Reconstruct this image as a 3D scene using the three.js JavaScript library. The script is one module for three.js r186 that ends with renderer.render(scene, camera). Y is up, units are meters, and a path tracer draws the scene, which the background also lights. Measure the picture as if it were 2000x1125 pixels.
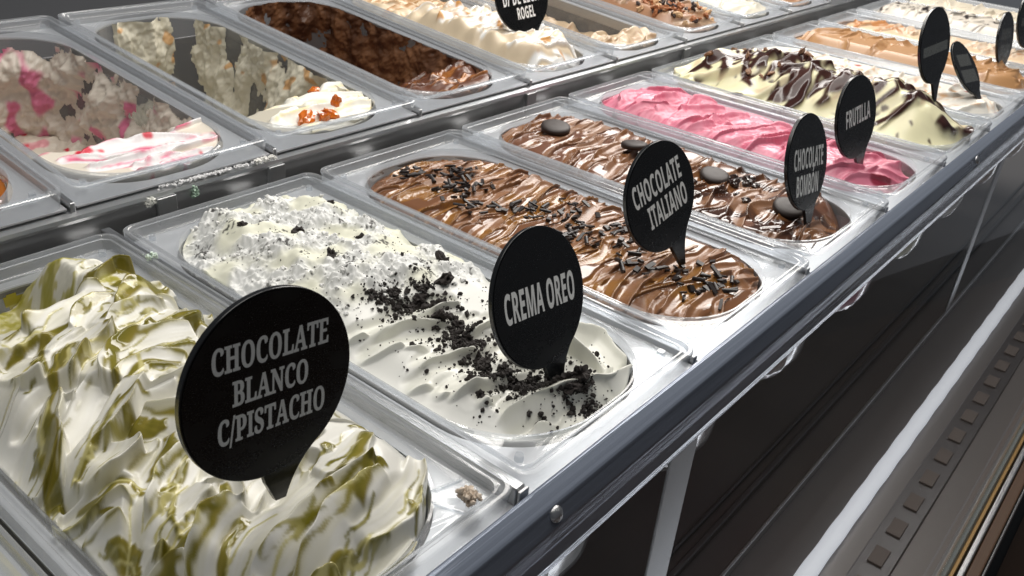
import * as THREE from 'three';
import { ImprovedNoise } from 'three/addons/math/ImprovedNoise.js';
import { mergeGeometries, toCreasedNormals, mergeVertices } from 'three/addons/utils/BufferGeometryUtils.js';
import { RoundedBoxGeometry } from 'three/addons/geometries/RoundedBoxGeometry.js';
import { RectAreaLightUniformsLib } from 'three/addons/lights/RectAreaLightUniformsLib.js';

// ---------------------------------------------------------------- camera, light, exposure
RectAreaLightUniformsLib.init();
const scene = new THREE.Scene();
scene.background = new THREE.Color().setRGB(0.10, 0.105, 0.115);
const camera = new THREE.PerspectiveCamera(2 * Math.atan(562.5 / 1752) * 180 / Math.PI, 2000 / 1125, 0.02, 60);
camera.position.set(-0.2653, 0.27905, 0.53957);
{
  const az = -0.64386, el = -0.50436, roll = 0.09448;
  const f = new THREE.Vector3(Math.cos(el) * Math.cos(az), Math.sin(el), Math.cos(el) * Math.sin(az));
  camera.up.set(0, 1, 0);
  camera.lookAt(camera.position.clone().add(f));
  camera.rotateZ(roll);
  camera.focus = 0.53;
  camera.userData.fStop = 38;
}
const renderer = new THREE.WebGLRenderer();
renderer.toneMapping = THREE.LinearToneMapping;
renderer.toneMappingExposure = 0.89;
renderer.shadowMap.enabled = true;

function lamp(name, label, group, pos, target, w, h, intensity, color, glow) {
  const g = new THREE.Group(); g.name = name; scene.add(g);
  g.position.set(...pos); g.lookAt(...target);
  g.userData = { label, category: 'lamp' };
  const housing = new THREE.Mesh(new RoundedBoxGeometry(w + 0.02, h + 0.02, 0.02, 2, 0.004), new THREE.MeshStandardMaterial({ color: 0x9a9c9e, roughness: 0.4, metalness: 0.6 }));
  housing.name = 'housing'; housing.position.z = -0.014; g.add(housing);
  const m = new THREE.Mesh(new THREE.PlaneGeometry(w, h), new THREE.MeshStandardMaterial({ color: 0x222222, emissive: new THREE.Color(color), emissiveIntensity: glow }));
  m.name = 'lamp_diffuser'; m.position.z = -0.002; g.add(m);
  const l = new THREE.RectAreaLight(color, intensity, w, h);
  g.add(l); l.position.set(0, 0, 0.001); l.rotation.y = Math.PI;   // a RectAreaLight shines along its -z
}
lamp('ceiling_fill_panel', 'unseen wide white fill panel added high above the ice cream counter', '', [0.3, 1.9, 0.0], [0.3, 0, 0.1], 1.6, 1.2, 3.1, 0xfffbf5, 1.0);  // softbox added out of view for ambient fill
lamp('spot_lamp', 'square white lamp at the far end above the counter', '', [1.55, 1.0, -0.16], [0.4, 0, 0.3], 0.8, 0.8, 8.8, 0xfffaf4, 2.0);
lamp('led_strip_lamp', 'long thin LED lamp bar above the front row of pans', '', [0.75, 0.60, 0.30], [0.75, 0, 0.28], 1.9, 0.03, 13, 0xfffbf5, 2.0);
lamp('led_strip_lamp_001', 'long LED lamp bar above the rail between the two rows', '', [0.95, 0.62, -0.08], [0.95, 0, -0.02], 1.9, 0.05, 17, 0xfffbf5, 2.0);

{ // added glowing tube imitating an LED reflection in the steel behind the front glass
  const g = new THREE.Group(); g.name = 'led_reflection_tube'; scene.add(g); g.position.set(0.84, -0.327, 0.410); g.userData = { label: 'glowing white tube imitating a rippled LED reflection, low behind the front glass', category: 'lamp' };
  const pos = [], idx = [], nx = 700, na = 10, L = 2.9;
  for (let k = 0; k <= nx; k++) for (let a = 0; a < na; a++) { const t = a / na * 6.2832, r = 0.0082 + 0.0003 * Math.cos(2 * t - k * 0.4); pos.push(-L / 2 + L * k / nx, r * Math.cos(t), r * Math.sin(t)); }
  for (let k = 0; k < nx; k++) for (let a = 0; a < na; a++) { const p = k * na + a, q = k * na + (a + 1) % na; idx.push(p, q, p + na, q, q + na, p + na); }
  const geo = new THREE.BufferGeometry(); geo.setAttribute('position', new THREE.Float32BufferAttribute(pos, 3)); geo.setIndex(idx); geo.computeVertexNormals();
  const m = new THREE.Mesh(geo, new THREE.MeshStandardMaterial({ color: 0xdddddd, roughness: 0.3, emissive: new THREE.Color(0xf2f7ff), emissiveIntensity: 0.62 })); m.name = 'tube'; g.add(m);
  const l = new THREE.RectAreaLight(0xf2f7ff, 5, L, 0.016); l.position.y = 0.012; l.rotation.x = Math.PI / 2; g.add(l);  // added uplight for the pan undersides
}
// ---------------------------------------------------------------- helpers
function rng(seed) { let a = seed >>> 0; return () => { a = (a + 0x6D2B79F5) | 0; let t = Math.imul(a ^ (a >>> 15), 1 | a); t = (t + Math.imul(t ^ (t >>> 7), 61 | t)) ^ t; return ((t ^ (t >>> 14)) >>> 0) / 4294967296; }; }
const PN = new ImprovedNoise();
const noise = (x, y = 0, z = 0) => PN.noise(x + 100.37, y + 57.71, z + 31.13);
function fbm(x, y, z, o = 4) { let s = 0, a = 0.5; for (let i = 0; i < o; i++) { s += a * noise(x, y, z); x *= 2.03; y *= 2.03; z *= 2.03; a *= 0.5; } return s; }
const clamp = (v, a, b) => Math.min(b, Math.max(a, v));
const sst = (a, b, v) => { const t = clamp((v - a) / (b - a), 0, 1); return t * t * (3 - 2 * t); };
const mix = (a, b, t) => a + (b - a) * t;
const mix3 = (a, b, t) => [a[0] + (b[0] - a[0]) * t, a[1] + (b[1] - a[1]) * t, a[2] + (b[2] - a[2]) * t];
const lin = (r, g, b) => { const f = (c) => { c /= 255; return c <= 0.04045 ? c / 12.92 : Math.pow((c + 0.055) / 1.055, 2.4); }; return [f(r), f(g), f(b)]; };
const colOf = (c) => new THREE.Color().setRGB(c[0], c[1], c[2]);
const used = {};
function numbered(n) { const k = used[n] = (used[n] ?? -1) + 1; return k ? `${n}_${String(k).padStart(3, '0')}` : n; }
function thing(name, label, category, group) {
  const g = new THREE.Group(); g.name = numbered(name); scene.add(g);
  g.userData = { label, category }; if (group) g.userData.group = group;
  return g;
}
function part(name, geo, mat, parent, label) {
  const m = new THREE.Mesh(geo, mat); m.name = name; m.castShadow = m.receiveShadow = true; parent.add(m);
  if (label) m.userData.label = label;
  return m;
}
function sdRR(x, z, hx, hz, r) { const qx = Math.abs(x) - hx + r, qz = Math.abs(z) - hz + r; return Math.min(Math.max(qx, qz), 0) + Math.hypot(Math.max(qx, 0), Math.max(qz, 0)) - r; }
function boxAt(x0, x1, y0, y1, z0, z1, r = 0.001) {
  const g = new RoundedBoxGeometry(x1 - x0, y1 - y0, z1 - z0, 2, Math.min(r, (x1 - x0) / 2.2, (y1 - y0) / 2.2, (z1 - z0) / 2.2));
  g.translate((x0 + x1) / 2, (y0 + y1) / 2, (z0 + z1) / 2); return g;
}
// a profile of [z, y] points swept along x
function sweepX(pts, x0, x1, closed = false, nx = 1) {
  const pos = [], idx = [], uv = []; const n = pts.length;
  for (let k = 0; k <= nx; k++) { const x = mix(x0, x1, k / nx); pts.forEach(([z, y], i) => { pos.push(x, y, z); uv.push(x, i * 0.01); }); }
  for (let k = 0; k < nx; k++) for (let i = 0; i < (closed ? n : n - 1); i++) { const a = k * n + i, b = k * n + (i + 1) % n, c = a + n, d = b + n; idx.push(a, b, c, b, d, c); }
  const g = new THREE.BufferGeometry(); g.setAttribute('position', new THREE.Float32BufferAttribute(pos, 3)); g.setAttribute('uv', new THREE.Float32BufferAttribute(uv, 2)); g.setIndex(idx);
  return toCreasedNormals(g, 0.7);
}
function noiseTex(w, h, fn) {
  const d = new Uint8Array(w * h * 4);
  for (let j = 0; j < h; j++) for (let i = 0; i < w; i++) { const v = clamp(Math.round(fn(i / w, j / h) * 255), 0, 255), k = (j * w + i) * 4; d[k] = d[k + 1] = d[k + 2] = v; d[k + 3] = 255; }
  const t = new THREE.DataTexture(d, w, h); t.wrapS = t.wrapT = THREE.RepeatWrapping; t.magFilter = THREE.LinearFilter; t.needsUpdate = true; return t;
}

// ---------------------------------------------------------------- materials
const brushed = noiseTex(256, 256, (u, v) => 0.5 + 0.35 * noise(u * 6, v * 120, 3) + 0.2 * noise(u * 14, v * 60, 9));
const M = {
  plastic: new THREE.MeshPhysicalMaterial({ color: colOf([0.86, 0.88, 0.90]), roughness: 0.13, metalness: 0, transmission: 0.84, thickness: 0, ior: 1.58, specularIntensity: 1 }),
  bowl: new THREE.MeshPhysicalMaterial({ color: colOf([0.78, 0.79, 0.80]), roughness: 0.12, transmission: 0.84, thickness: 0, ior: 1.58 }),
  steel: new THREE.MeshStandardMaterial({ color: colOf([0.56, 0.565, 0.57]), metalness: 1, roughness: 0.3, roughnessMap: null, bumpMap: brushed, bumpScale: 0.0001 }),
  satin: new THREE.MeshStandardMaterial({ color: colOf([0.66, 0.665, 0.68]), metalness: 0.5, roughness: 0.36, bumpMap: brushed, bumpScale: 0.0001 }),
  bracketSteel: new THREE.MeshStandardMaterial({ color: colOf([0.40, 0.405, 0.41]), metalness: 0.55, roughness: 0.5, bumpMap: brushed, bumpScale: 0.0002 }),
  polished: new THREE.MeshStandardMaterial({ color: colOf([0.21, 0.24, 0.30]), metalness: 0.4, roughness: 0.13, bumpMap: brushed, bumpScale: 0.0001 }),
  darkSteel: new THREE.MeshStandardMaterial({ color: colOf([0.2, 0.2, 0.205]), metalness: 0.85, roughness: 0.38, bumpMap: brushed, bumpScale: 0.0001 }),
  floorSteel: new THREE.MeshStandardMaterial({ color: colOf([0.25, 0.238, 0.232]), metalness: 0.4, roughness: 0.4, bumpMap: brushed, bumpScale: 0.0001 }),
  dotReflection: new THREE.MeshStandardMaterial({ color: colOf([0.19, 0.165, 0.15]), metalness: 0.1, roughness: 0.6 }),  // floor squares: mirrored LED dots painted as a plain colour
  black: new THREE.MeshStandardMaterial({ color: colOf([0.012, 0.012, 0.013]), roughness: 0.5 }),
  brass: new THREE.MeshStandardMaterial({ color: colOf([0.32, 0.19, 0.06]), roughness: 0.5, metalness: 0.3 }),
  glass: new THREE.MeshPhysicalMaterial({ color: 0xffffff, roughness: 0.02, transmission: 1, thickness: 0, ior: 1.5 }),
  glassScratch: null,
  clearEdge: new THREE.MeshPhysicalMaterial({ color: colOf([0.8, 0.85, 0.85]), roughness: 0.08, transmission: 0.85, thickness: 0, ior: 1.5 }),
  sign: new THREE.MeshPhysicalMaterial({ color: colOf([0.008, 0.009, 0.010]), roughness: 0.24, clearcoat: 0.2, clearcoatRoughness: 0.1 }),
  wood: new THREE.MeshStandardMaterial({ color: 0xffffff, roughness: 0.5, map: null }),
};
{
  const w = 256, h = 256, d = new Uint8Array(w * h * 4);
  for (let j = 0; j < h; j++) for (let i = 0; i < w; i++) { const n = 0.5 + 0.6 * fbm(i / w * 3, j / h * 40, 2, 4); const k = (j * w + i) * 4; d[k] = 60 + 50 * n; d[k + 1] = 44 + 36 * n; d[k + 2] = 32 + 24 * n; d[k + 3] = 255; }
  const t = new THREE.DataTexture(d, w, h); t.wrapS = t.wrapT = THREE.RepeatWrapping; t.magFilter = THREE.LinearFilter; t.colorSpace = THREE.SRGBColorSpace; t.needsUpdate = true; M.wood.map = t;
}

{ // fine scratches in the front glass
  const S = 1024, cv = document.createElement('canvas'); cv.width = cv.height = S; const c = cv.getContext('2d'), R = rng(7); c.fillStyle = 'rgb(6,6,6)'; c.fillRect(0, 0, S, S);
  for (let k = 0; k < 420; k++) { const x = R() * S, y = R() * S, l = 4 + 60 * R() * R() * R(), a = R() < 0.7 ? 1.1 + 0.5 * (R() - 0.5) : R() * 3.1; const v = Math.round(30 + 90 * R() * R()); c.strokeStyle = `rgb(${v},${v},${v})`; c.lineWidth = 0.6 + R() * 0.9; c.beginPath(); c.moveTo(x, y); c.lineTo(x + l * Math.cos(a), y + l * Math.sin(a)); c.stroke(); }
  const t = new THREE.CanvasTexture(cv); t.wrapS = t.wrapT = THREE.RepeatWrapping; t.repeat.set(8, 1);
  M.glass.roughness = 1; M.glass.roughnessMap = t;
  // wiped fingermarks on the signs
  M.smudge = noiseTex(256, 256, (u, v) => 0.27 + 0.22 * Math.max(0, fbm(u * 5, v * 7, 4, 4)) + 0.05 * noise(u * 90, v * 90, 2));
}
// ---------------------------------------------------------------- the display case
const PITCH = 0.17, ROWB = { x0: -0.006, y: 0.016, z: -0.037, tilt: 0.08 };
const CX0 = -0.62, CX1 = 2.3;
{
  const c = thing('display_case', 'stainless steel display case with slanted front glass holding all the pans', 'display case');
  // rail between the rows
  const rr = part('row_rail', sweepX([[-0.052, 0.0], [-0.036, 0.0], [-0.0335, -0.001], [-0.0325, -0.0035], [-0.0335, -0.006], [-0.0365, -0.016], [-0.0375, -0.026], [-0.036, -0.036], [-0.034, -0.0375]], CX0, CX1), M.steel, c);
  // slotted ledge below it
  {
    const s = new THREE.Shape([[CX0, -0.048], [CX1, -0.048], [CX1, 0.02], [CX0, 0.02]].map((p) => new THREE.Vector2(...p)));
    for (let k = -3; k < 16; k++) {
      const x0 = -0.132 + 0.1365 * k + 0.01, x1 = x0 + 0.118, zc = -0.0225, r = 0.0075;
      const h = new THREE.Path(); h.moveTo(x0 + r, zc - r); h.lineTo(x1 - r, zc - r); h.absarc(x1 - r, zc, r, -Math.PI / 2, Math.PI / 2, false); h.lineTo(x0 + r, zc + r); h.absarc(x0 + r, zc, r, Math.PI / 2, Math.PI * 1.5, false); s.holes.push(h);
    }
    const g = new THREE.ExtrudeGeometry(s, { depth: 0.0012, bevelEnabled: false, curveSegments: 8 });
    g.rotateX(Math.PI / 2); g.translate(0, -0.034, 0);
    part('slotted_ledge', g, M.steel, c);
  }
  // hooks of the rail
  for (const x of [0.052, 0.152, 0.49, 0.83]) part('rail_clip', boxAt(x, x + 0.016, -0.026, -0.0045, -0.0345, -0.0305, 0.0008), M.steel, rr);
  // cross bars between pans
  part('cross_bar', boxAt(-0.0034, 0.0034, -0.02, -0.0035, -0.01, 0.3568, 0.0012), M.steel, c);
  part('cross_bar_tab', boxAt(-0.0034, 0.0034, -0.018, -0.0042, 0.3572, 0.3592, 0.0006), M.steel, c);
  for (const k of [1, 2, 3, 4, 5, 6, 7, 8]) part('cross_bar', boxAt(k * PITCH - 0.0022, k * PITCH + 0.0022, -0.03, -0.009, -0.01, 0.356, 0.001), M.steel, c);
  for (let k = -1; k < 11; k++) { const b = part('cross_bar', boxAt(-0.002, 0.002, -0.03, -0.009, -0.36, 0.0, 0.001), M.steel, c); b.position.set(ROWB.x0 + PITCH * k, ROWB.y, ROWB.z); b.rotation.x = ROWB.tilt; }
  // folded steel ledges that carry the pan rims
  {
    const P = new THREE.Shape([[-0.0815, -0.177], [0.0815, -0.177], [0.0815, 0.177], [-0.0815, 0.177]].map((p) => new THREE.Vector2(...p))), h = new THREE.Path(), hx = 0.0715, hz = 0.1675, r = 0.059;
    h.absarc(hx - r, hz - r, r, 0, Math.PI / 2); h.absarc(-hx + r, hz - r, r, Math.PI / 2, Math.PI); h.absarc(-hx + r, -hz + r, r, Math.PI, Math.PI * 1.5); h.absarc(hx - r, -hz + r, r, Math.PI * 1.5, Math.PI * 2); P.holes.push(h);
    const g = new THREE.ExtrudeGeometry(P, { depth: 0.0012, bevelEnabled: false, curveSegments: 16 }); g.rotateX(Math.PI / 2);
    for (let k = 0; k <= 11; k++) { const m = part('carrier_plate', g, M.satin, c); m.position.set((k - 1.5) * PITCH, -0.0135, 0.18); }
    for (let k = 0; k <= 8; k++) { const m = part('carrier_plate', g, M.satin, c); m.position.set(ROWB.x0 + (k - 0.5) * PITCH, ROWB.y + 0.18 * Math.sin(ROWB.tilt) - 0.0135, ROWB.z - 0.18 * Math.cos(ROWB.tilt)); m.rotation.x = ROWB.tilt; }
  }
  // front band with its button screws
  let band;
  {
    const cv = new THREE.SplineCurve([[0.3622, -0.0052], [0.3655, -0.0058], [0.3705, -0.0105], [0.3745, -0.0195], [0.3765, -0.030], [0.3770, -0.040], [0.3764, -0.0465]].map((p) => new THREE.Vector2(...p)));
    band = part('front_band', sweepX([[0.3602, -0.032], [0.3606, -0.0075], [0.3612, -0.0058], ...cv.getPoints(60).map((p, i, A) => { const b = 0.0011 * (Math.max(0, 1 - Math.pow((i - 20) / 2.5, 2)) + Math.max(0, 1 - Math.pow((i - 33) / 3.5, 2))), q = A[Math.min(60, i + 1)], o = A[Math.max(0, i - 1)], l = Math.hypot(q.x - o.x, q.y - o.y); return [p.x - b * (q.y - o.y) / l, p.y + b * (q.x - o.x) / l]; }), [0.3755, -0.048], [0.372, -0.048]], CX0, CX1), M.polished, c);
  }
  for (const x of [-0.2, 0.0075, 0.735, 1.46]) {
    const g = new THREE.LatheGeometry([[0, 0.0026], [0.002, 0.0024], [0.0042, 0.0016], [0.0055, 0.0002], [0.0056, -0.001]].map((p) => new THREE.Vector2(...p)).reverse(), 20);
    const m = part('button_screw', g, M.steel, band); m.position.set(x, -0.0145, 0.3735); m.rotation.x = 1.1; m.scale.setScalar(0.75);
  }
  // brackets under the pans
  for (const x of [0.172, 1.022]) {
    part('bracket', boxAt(x - 0.001, x + 0.016, -0.33, -0.03, 0.352, 0.354, 0.0008), M.bracketSteel, c);
    part('bracket', boxAt(x + 0.017, x + 0.042, -0.33, -0.03, 0.3485, 0.3515, 0.0008), M.bracketSteel, c);
  }
  part('case_floor', boxAt(CX0, CX1, -0.345, -0.335, -0.9, 0.512, 0.002), M.floorSteel, c);
  part('case_back', boxAt(CX0, CX1, -0.334, 0.02, -0.9, -0.88, 0.002), M.darkSteel, c);
  part('back_ledge', boxAt(CX0, CX1, -0.012, -0.004, -0.879, -0.415, 0.002), M.darkSteel, c);
  // ribs and a strip on the floor; its squares imitate LED dot reflections
  part('floor_rib', boxAt(CX0, CX1, -0.3345, -0.322, 0.352, 0.356, 0.0015), M.steel, c);
  part('floor_rib', boxAt(CX0, CX1, -0.3345, -0.326, 0.315, 0.322, 0.002), M.darkSteel, c);
  part('floor_rib', boxAt(CX0, CX1, -0.3345, -0.330, 0.3, 0.305, 0.002), M.darkSteel, c);
  const vs = part('floor_strip', boxAt(CX0, CX1, -0.3345, -0.331, 0.437, 0.468, 0.001), M.darkSteel, c);
  for (let x = CX0 + 0.3; x < CX1 - 0.04; x += 0.052) part('led_dot_reflection', boxAt(x, x + 0.027, -0.3305, -0.3285, 0.445, 0.459, 0.0006), M.dotReflection, vs);
  // the slanted front glass and the channel that holds it
  {
    const g = new THREE.PlaneGeometry(CX1 - CX0, 1); g.translate((CX0 + CX1) / 2, 0, 0);
    const a = new THREE.Vector3(0, -0.006, 0.384), b = new THREE.Vector3(0, -0.332, 0.509);
    const len = a.distanceTo(b); g.scale(1, len, 1);
    const m = part('front_glass', g, M.glass, c); m.position.copy(a).add(b).multiplyScalar(0.5); m.rotation.x = -Math.atan2(b.z - a.z, a.y - b.y);
  }
  part('clear_edge', boxAt(CX0, CX1, -0.3345, -0.325, 0.5035, 0.5085, 0.001), M.clearEdge, c);
  part('brass_bead', sweepX([[0.5095, -0.333], [0.511, -0.3262], [0.5135, -0.326], [0.5145, -0.333]], CX0, CX1), M.brass, c);
  part('channel_lip', boxAt(CX0, CX1, -0.36, -0.3285, 0.5155, 0.5215, 0.0015), M.steel, c);
  part('apron_board', boxAt(CX0, CX1, -0.40, -0.333, 0.5222, 0.5335, 0.002), M.wood, c);
  part('apron_trim', boxAt(CX0, CX1, -0.40, -0.334, 0.534, 0.5365, 0.001), M.darkSteel, c);
}
{
  const g = new THREE.PlaneGeometry(6, 6); g.rotateX(-Math.PI / 2);
  const m = part('floor', g, M.wood, scene); m.position.set(1, -0.9, 1.5 + 2.05); m.name = 'floor'; m.userData = { kind: 'structure', label: 'dark brown wooden floor beyond the glass', category: 'floor' };
  const gg = new THREE.PlaneGeometry(8, 8); gg.rotateX(-Math.PI / 2);
  const m2 = part('ground', gg, M.black, scene); m2.position.set(1, -0.905, 0); m2.userData = { kind: 'structure', label: 'black floor under the display case', category: 'floor' };
}

// ---------------------------------------------------------------- pans
const OPX = 0.0692, OPZ = 0.1656, OPR = 0.058;
function ring(hx, hz, r, y, n = 24) {
  const p = []; r = Math.min(r, hx, hz);
  const C = [[hx - r, hz - r, 0], [-hx + r, hz - r, 1], [-hx + r, -hz + r, 2], [hx - r, -hz + r, 3]];
  for (const [cx, cz, q] of C) for (let i = 0; i <= n; i++) { const a = (q + i / n) * Math.PI / 2; p.push([cx + r * Math.cos(a), y, cz + r * Math.sin(a)]); }
  return p;
}
function loft(rings, cap) {
  const pos = [], idx = [], n = rings[0].length;
  rings.forEach((r) => r.forEach((p) => pos.push(...p)));
  for (let k = 0; k < rings.length - 1; k++) for (let i = 0; i < n; i++) { const a = k * n + i, b = k * n + (i + 1) % n, c = a + n, d = b + n; idx.push(a, c, b, b, c, d); }
  if (cap) { const o = (rings.length - 1) * n, c = pos.length / 3; pos.push(0, rings[rings.length - 1][0][1], 0); for (let i = 0; i < n; i++) idx.push(o + i, c, o + (i + 1) % n); }
  const g = new THREE.BufferGeometry(); g.setAttribute('position', new THREE.Float32BufferAttribute(pos, 3)); g.setIndex(idx);
  return toCreasedNormals(g, 0.6);
}
const rimGeo = loft([
  ring(0.0808, 0.1763, 0.009, -0.018), ring(0.0822, 0.1777, 0.010, -0.0045), ring(0.0826, 0.1781, 0.010, -0.0022), ring(0.0824, 0.1779, 0.010, -0.0006), ring(0.0816, 0.1771, 0.0095, 0.0),
  ring(0.0800, 0.1755, 0.009, 0.0), ring(0.0794, 0.1749, 0.0085, -0.0006), ring(0.0788, 0.1743, 0.008, -0.0022), ring(0.0778, 0.1733, 0.0075, -0.0024), ring(0.0770, 0.1725, 0.007, -0.0012), ring(0.0760, 0.1715, 0.007, -0.0011),
  ring(0.0754, 0.1709, 0.0065, -0.0022), ring(0.0744, 0.1699, 0.006, -0.0062), ring(0.0738, 0.1693, 0.006, -0.0070), ring(0.0730, 0.1682, 0.03, -0.0074), ring(0.0722, 0.1676, 0.057, -0.0075), ring(0.0714, 0.1672, 0.058, -0.0064), ring(0.0702, 0.1664, 0.058, -0.0062), ring(OPX + 0.0004, OPZ + 0.0004, OPR, -0.0072), ring(OPX, OPZ, OPR, -0.011),
]);
const wallAt = (y) => { const t = clamp((-0.011 - y) / 0.125, 0, 1); return [mix(OPX, 0.0605, t), mix(OPZ, 0.1575, t), mix(OPR, 0.0500, t)]; };
const bowlGeo = loft([ring(...wallAt(-0.0112), -0.0112), ring(...wallAt(-0.04), -0.04), ring(...wallAt(-0.08), -0.08), ring(...wallAt(-0.136), -0.136), ring(0.0595, 0.1565, 0.049, -0.142), ring(0.0565, 0.1535, 0.046, -0.1475), ring(0.050, 0.147, 0.040, -0.15), ring(0.02, 0.12, 0.018, -0.1505)], true);
const pegGeo = new THREE.CylinderGeometry(0.0024, 0.0026, 0.0035, 14);
const ribGeo = boxAt(-0.0009, 0.0009, 0, 0.0016, -0.009, 0.009, 0.0006);
function pan(label, group, pos, tilt, ribs) {
  const t = thing('gelato_pan', label, 'pan', 'gelato pans set in two rows');
  t.position.set(...pos); t.rotation.x = tilt;
  part('rim', rimGeo, M.plastic, t); part('bowl', bowlGeo, M.bowl, t);
  for (const sx of [-1, 1]) for (const sz of [-1, 1]) {
    const m = part('peg', pegGeo, M.plastic, t); m.position.set(sx * 0.0672, -0.0056, sz * 0.1612);
    if (ribs) for (const a of [0.25, 1.2]) { const r = part('rib', ribGeo, M.plastic, t); r.position.set(sx * (0.0475 + 0.0165 * Math.cos(a)), -0.0077, sz * (0.143 + 0.0165 * Math.sin(a) + 0.002)); r.rotation.y = Math.PI / 2 - Math.atan2(sz * Math.sin(a), sx * Math.cos(a)); }
  }
  return t;
}
const posA = (k) => [(k - 0.5) * PITCH - PITCH * 0 - PITCH, 0, 0.18];          // pan k (1 = the near one) of the front row
const posB = (k) => [ROWB.x0 + (k + 0.5) * PITCH - PITCH, ROWB.y + 0.18 * Math.sin(ROWB.tilt), ROWB.z - 0.18 * Math.cos(ROWB.tilt)];

// ---------------------------------------------------------------- soft gelato surfaces: a field of heights worked with spatula strokes
class Field {
  constructor(cell, base, level, color, rough, over = 0) {
    this.c = cell; this.m = 0.004 + over; this.over = over;
    this.nx = Math.ceil(2 * (OPX + this.m) / cell) + 1; this.nz = Math.ceil(2 * (OPZ + this.m) / cell) + 1;
    const n = this.nx * this.nz; this.H = new Float32Array(n); this.DX = new Float32Array(n); this.DZ = new Float32Array(n); this.C = new Float32Array(n * 3); this.R = new Float32Array(n);
    this.level = level;
    for (let j = 0; j < this.nz; j++) for (let i = 0; i < this.nx; i++) { const k = j * this.nx + i, x = this.X(i), z = this.Z(j); this.H[k] = level(x, z) + base(x, z); const c = typeof color === 'function' ? color(x, z) : color; this.C[k * 3] = c[0]; this.C[k * 3 + 1] = c[1]; this.C[k * 3 + 2] = c[2]; this.R[k] = rough; }
  }
  X(i) { return -OPX - this.m + i * this.c; }
  Z(j) { return -OPZ - this.m + j * this.c; }
  at(x, z) { const i = clamp((x + OPX + this.m) / this.c, 0, this.nx - 1.001), j = clamp((z + OPZ + this.m) / this.c, 0, this.nz - 1.001), a = Math.floor(i), b = Math.floor(j), f = i - a, g = j - b, k = b * this.nx + a; return mix(mix(this.H[k], this.H[k + 1], f), mix(this.H[k + this.nx], this.H[k + this.nx + 1], f), g); }
  each(fn) { for (let j = 0; j < this.nz; j++) for (let i = 0; i < this.nx; i++) fn(j * this.nx + i, this.X(i), this.Z(j)); }
  paint(k, c, a) { for (let q = 0; q < 3; q++) this.C[k * 3 + q] = mix(this.C[k * 3 + q], c[q], a); }
  stroke(pts, o) {
    const cv = new THREE.SplineCurve(pts.map((p) => new THREE.Vector2(p[0], p[1]))), N = o.n ?? 28, P = cv.getPoints(N);
    const w = o.w, side = o.side ?? 1, W = w * 1.3, seed = o.seed ?? 0;
    let x0 = 1, x1 = -1, z0 = 1, z1 = -1; for (const p of P) { x0 = Math.min(x0, p.x); x1 = Math.max(x1, p.x); z0 = Math.min(z0, p.y); z1 = Math.max(z1, p.y); }
    const i0 = Math.max(0, Math.floor((x0 - W + OPX + this.m) / this.c)), i1 = Math.min(this.nx - 1, Math.ceil((x1 + W + OPX + this.m) / this.c));
    const j0 = Math.max(0, Math.floor((z0 - W + OPZ + this.m) / this.c)), j1 = Math.min(this.nz - 1, Math.ceil((z1 + W + OPZ + this.m) / this.c));
    for (let j = j0; j <= j1; j++) for (let i = i0; i <= i1; i++) {
      const x = this.X(i), z = this.Z(j); let bd = 1e9, bs = 0, bsg = 1, tx = 0, tz = 0;
      for (let q = 0; q < N; q++) {
        const a = P[q], b = P[q + 1], ex = b.x - a.x, ez = b.y - a.y, l2 = ex * ex + ez * ez || 1e-12, t = clamp(((x - a.x) * ex + (z - a.y) * ez) / l2, 0, 1);
        const dx = x - a.x - t * ex, dz = z - a.y - t * ez, d2 = dx * dx + dz * dz;
        if (d2 < bd) { bd = d2; bs = (q + t) / N; bsg = ex * dz - ez * dx > 0 ? 1 : -1; const l = Math.sqrt(l2); tx = ex / l; tz = ez / l; }
      }
      const we = w * (0.5 + 0.5 * Math.sin(Math.PI * clamp(bs * 0.86 + 0.09, 0, 1))) * (1 + (o.follow ? 0.62 : 0.28) * noise(bs * (o.follow ? 4.3 : 3.1), seed, 4.2));
      let u = Math.sqrt(bd) * bsg * side / we;
      u += 0.22 * noise(x * 70, z * 70, seed);
      if (u < -1.1 || u > 1.12) continue;
      const mu = sst(-1.05, o.soft ?? -0.35, u) * (1 - sst(0.86, 1.10, u)) * sst(-0.01, 0.1, bs) * (1 - (o.openEnd ? 0 : sst(0.95, 1.0, bs)));
      if (mu <= 0) continue;
      const env = 0.55 + 0.45 * Math.sin(Math.PI * bs) + 0.55 * noise(bs * 4, seed, 1.7);
      const hs = this.level(x, z) + (o.off ?? 0) + we * (o.tilt ?? 0.3) * u + (o.lip ?? 0) * env * Math.exp(-Math.pow((u - 0.84) / 0.22, 2)) - (o.conc ?? 0) * we * (1 - u * u) + (o.lift ?? 0) * sst(0.6, 1, bs) + (o.fine ?? 0) * (noise(u * 13, bs * 2.5, seed + 3) + 0.6 * noise(u * 31, bs * 3, seed + 9));
      const k = j * this.nx + i; this.H[k] = o.follow ? this.H[k] + o.follow * Math.max(0, 1 - u * u) * sst(0, 0.15, bs) * (1 - sst(0.85, 1, bs)) : mix(this.H[k], hs, mu);
      if (o.follow) { const c = o.color(u, bs, x, z), a = sst(1.0, 0.8, Math.abs(u)) * sst(0, 0.06, bs) * (1 - sst(0.94, 1, bs)); this.paint(k, c, a); this.R[k] = mix(this.R[k], c[3], a); continue; }
      const ov = (o.over ?? 0) * env * Math.exp(-Math.pow((u - 0.9) / 0.3, 2)) * side;
      this.DX[k] = mix(this.DX[k], -tz * ov, mu); this.DZ[k] = mix(this.DZ[k], tx * ov, mu);
      if (o.color) { const c = o.color(u, bs, x, z); this.paint(k, c, Math.min(1, mu * 1.3)); if (c.length > 3) this.R[k] = mix(this.R[k], c[3], mu); }
    }
  }
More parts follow.
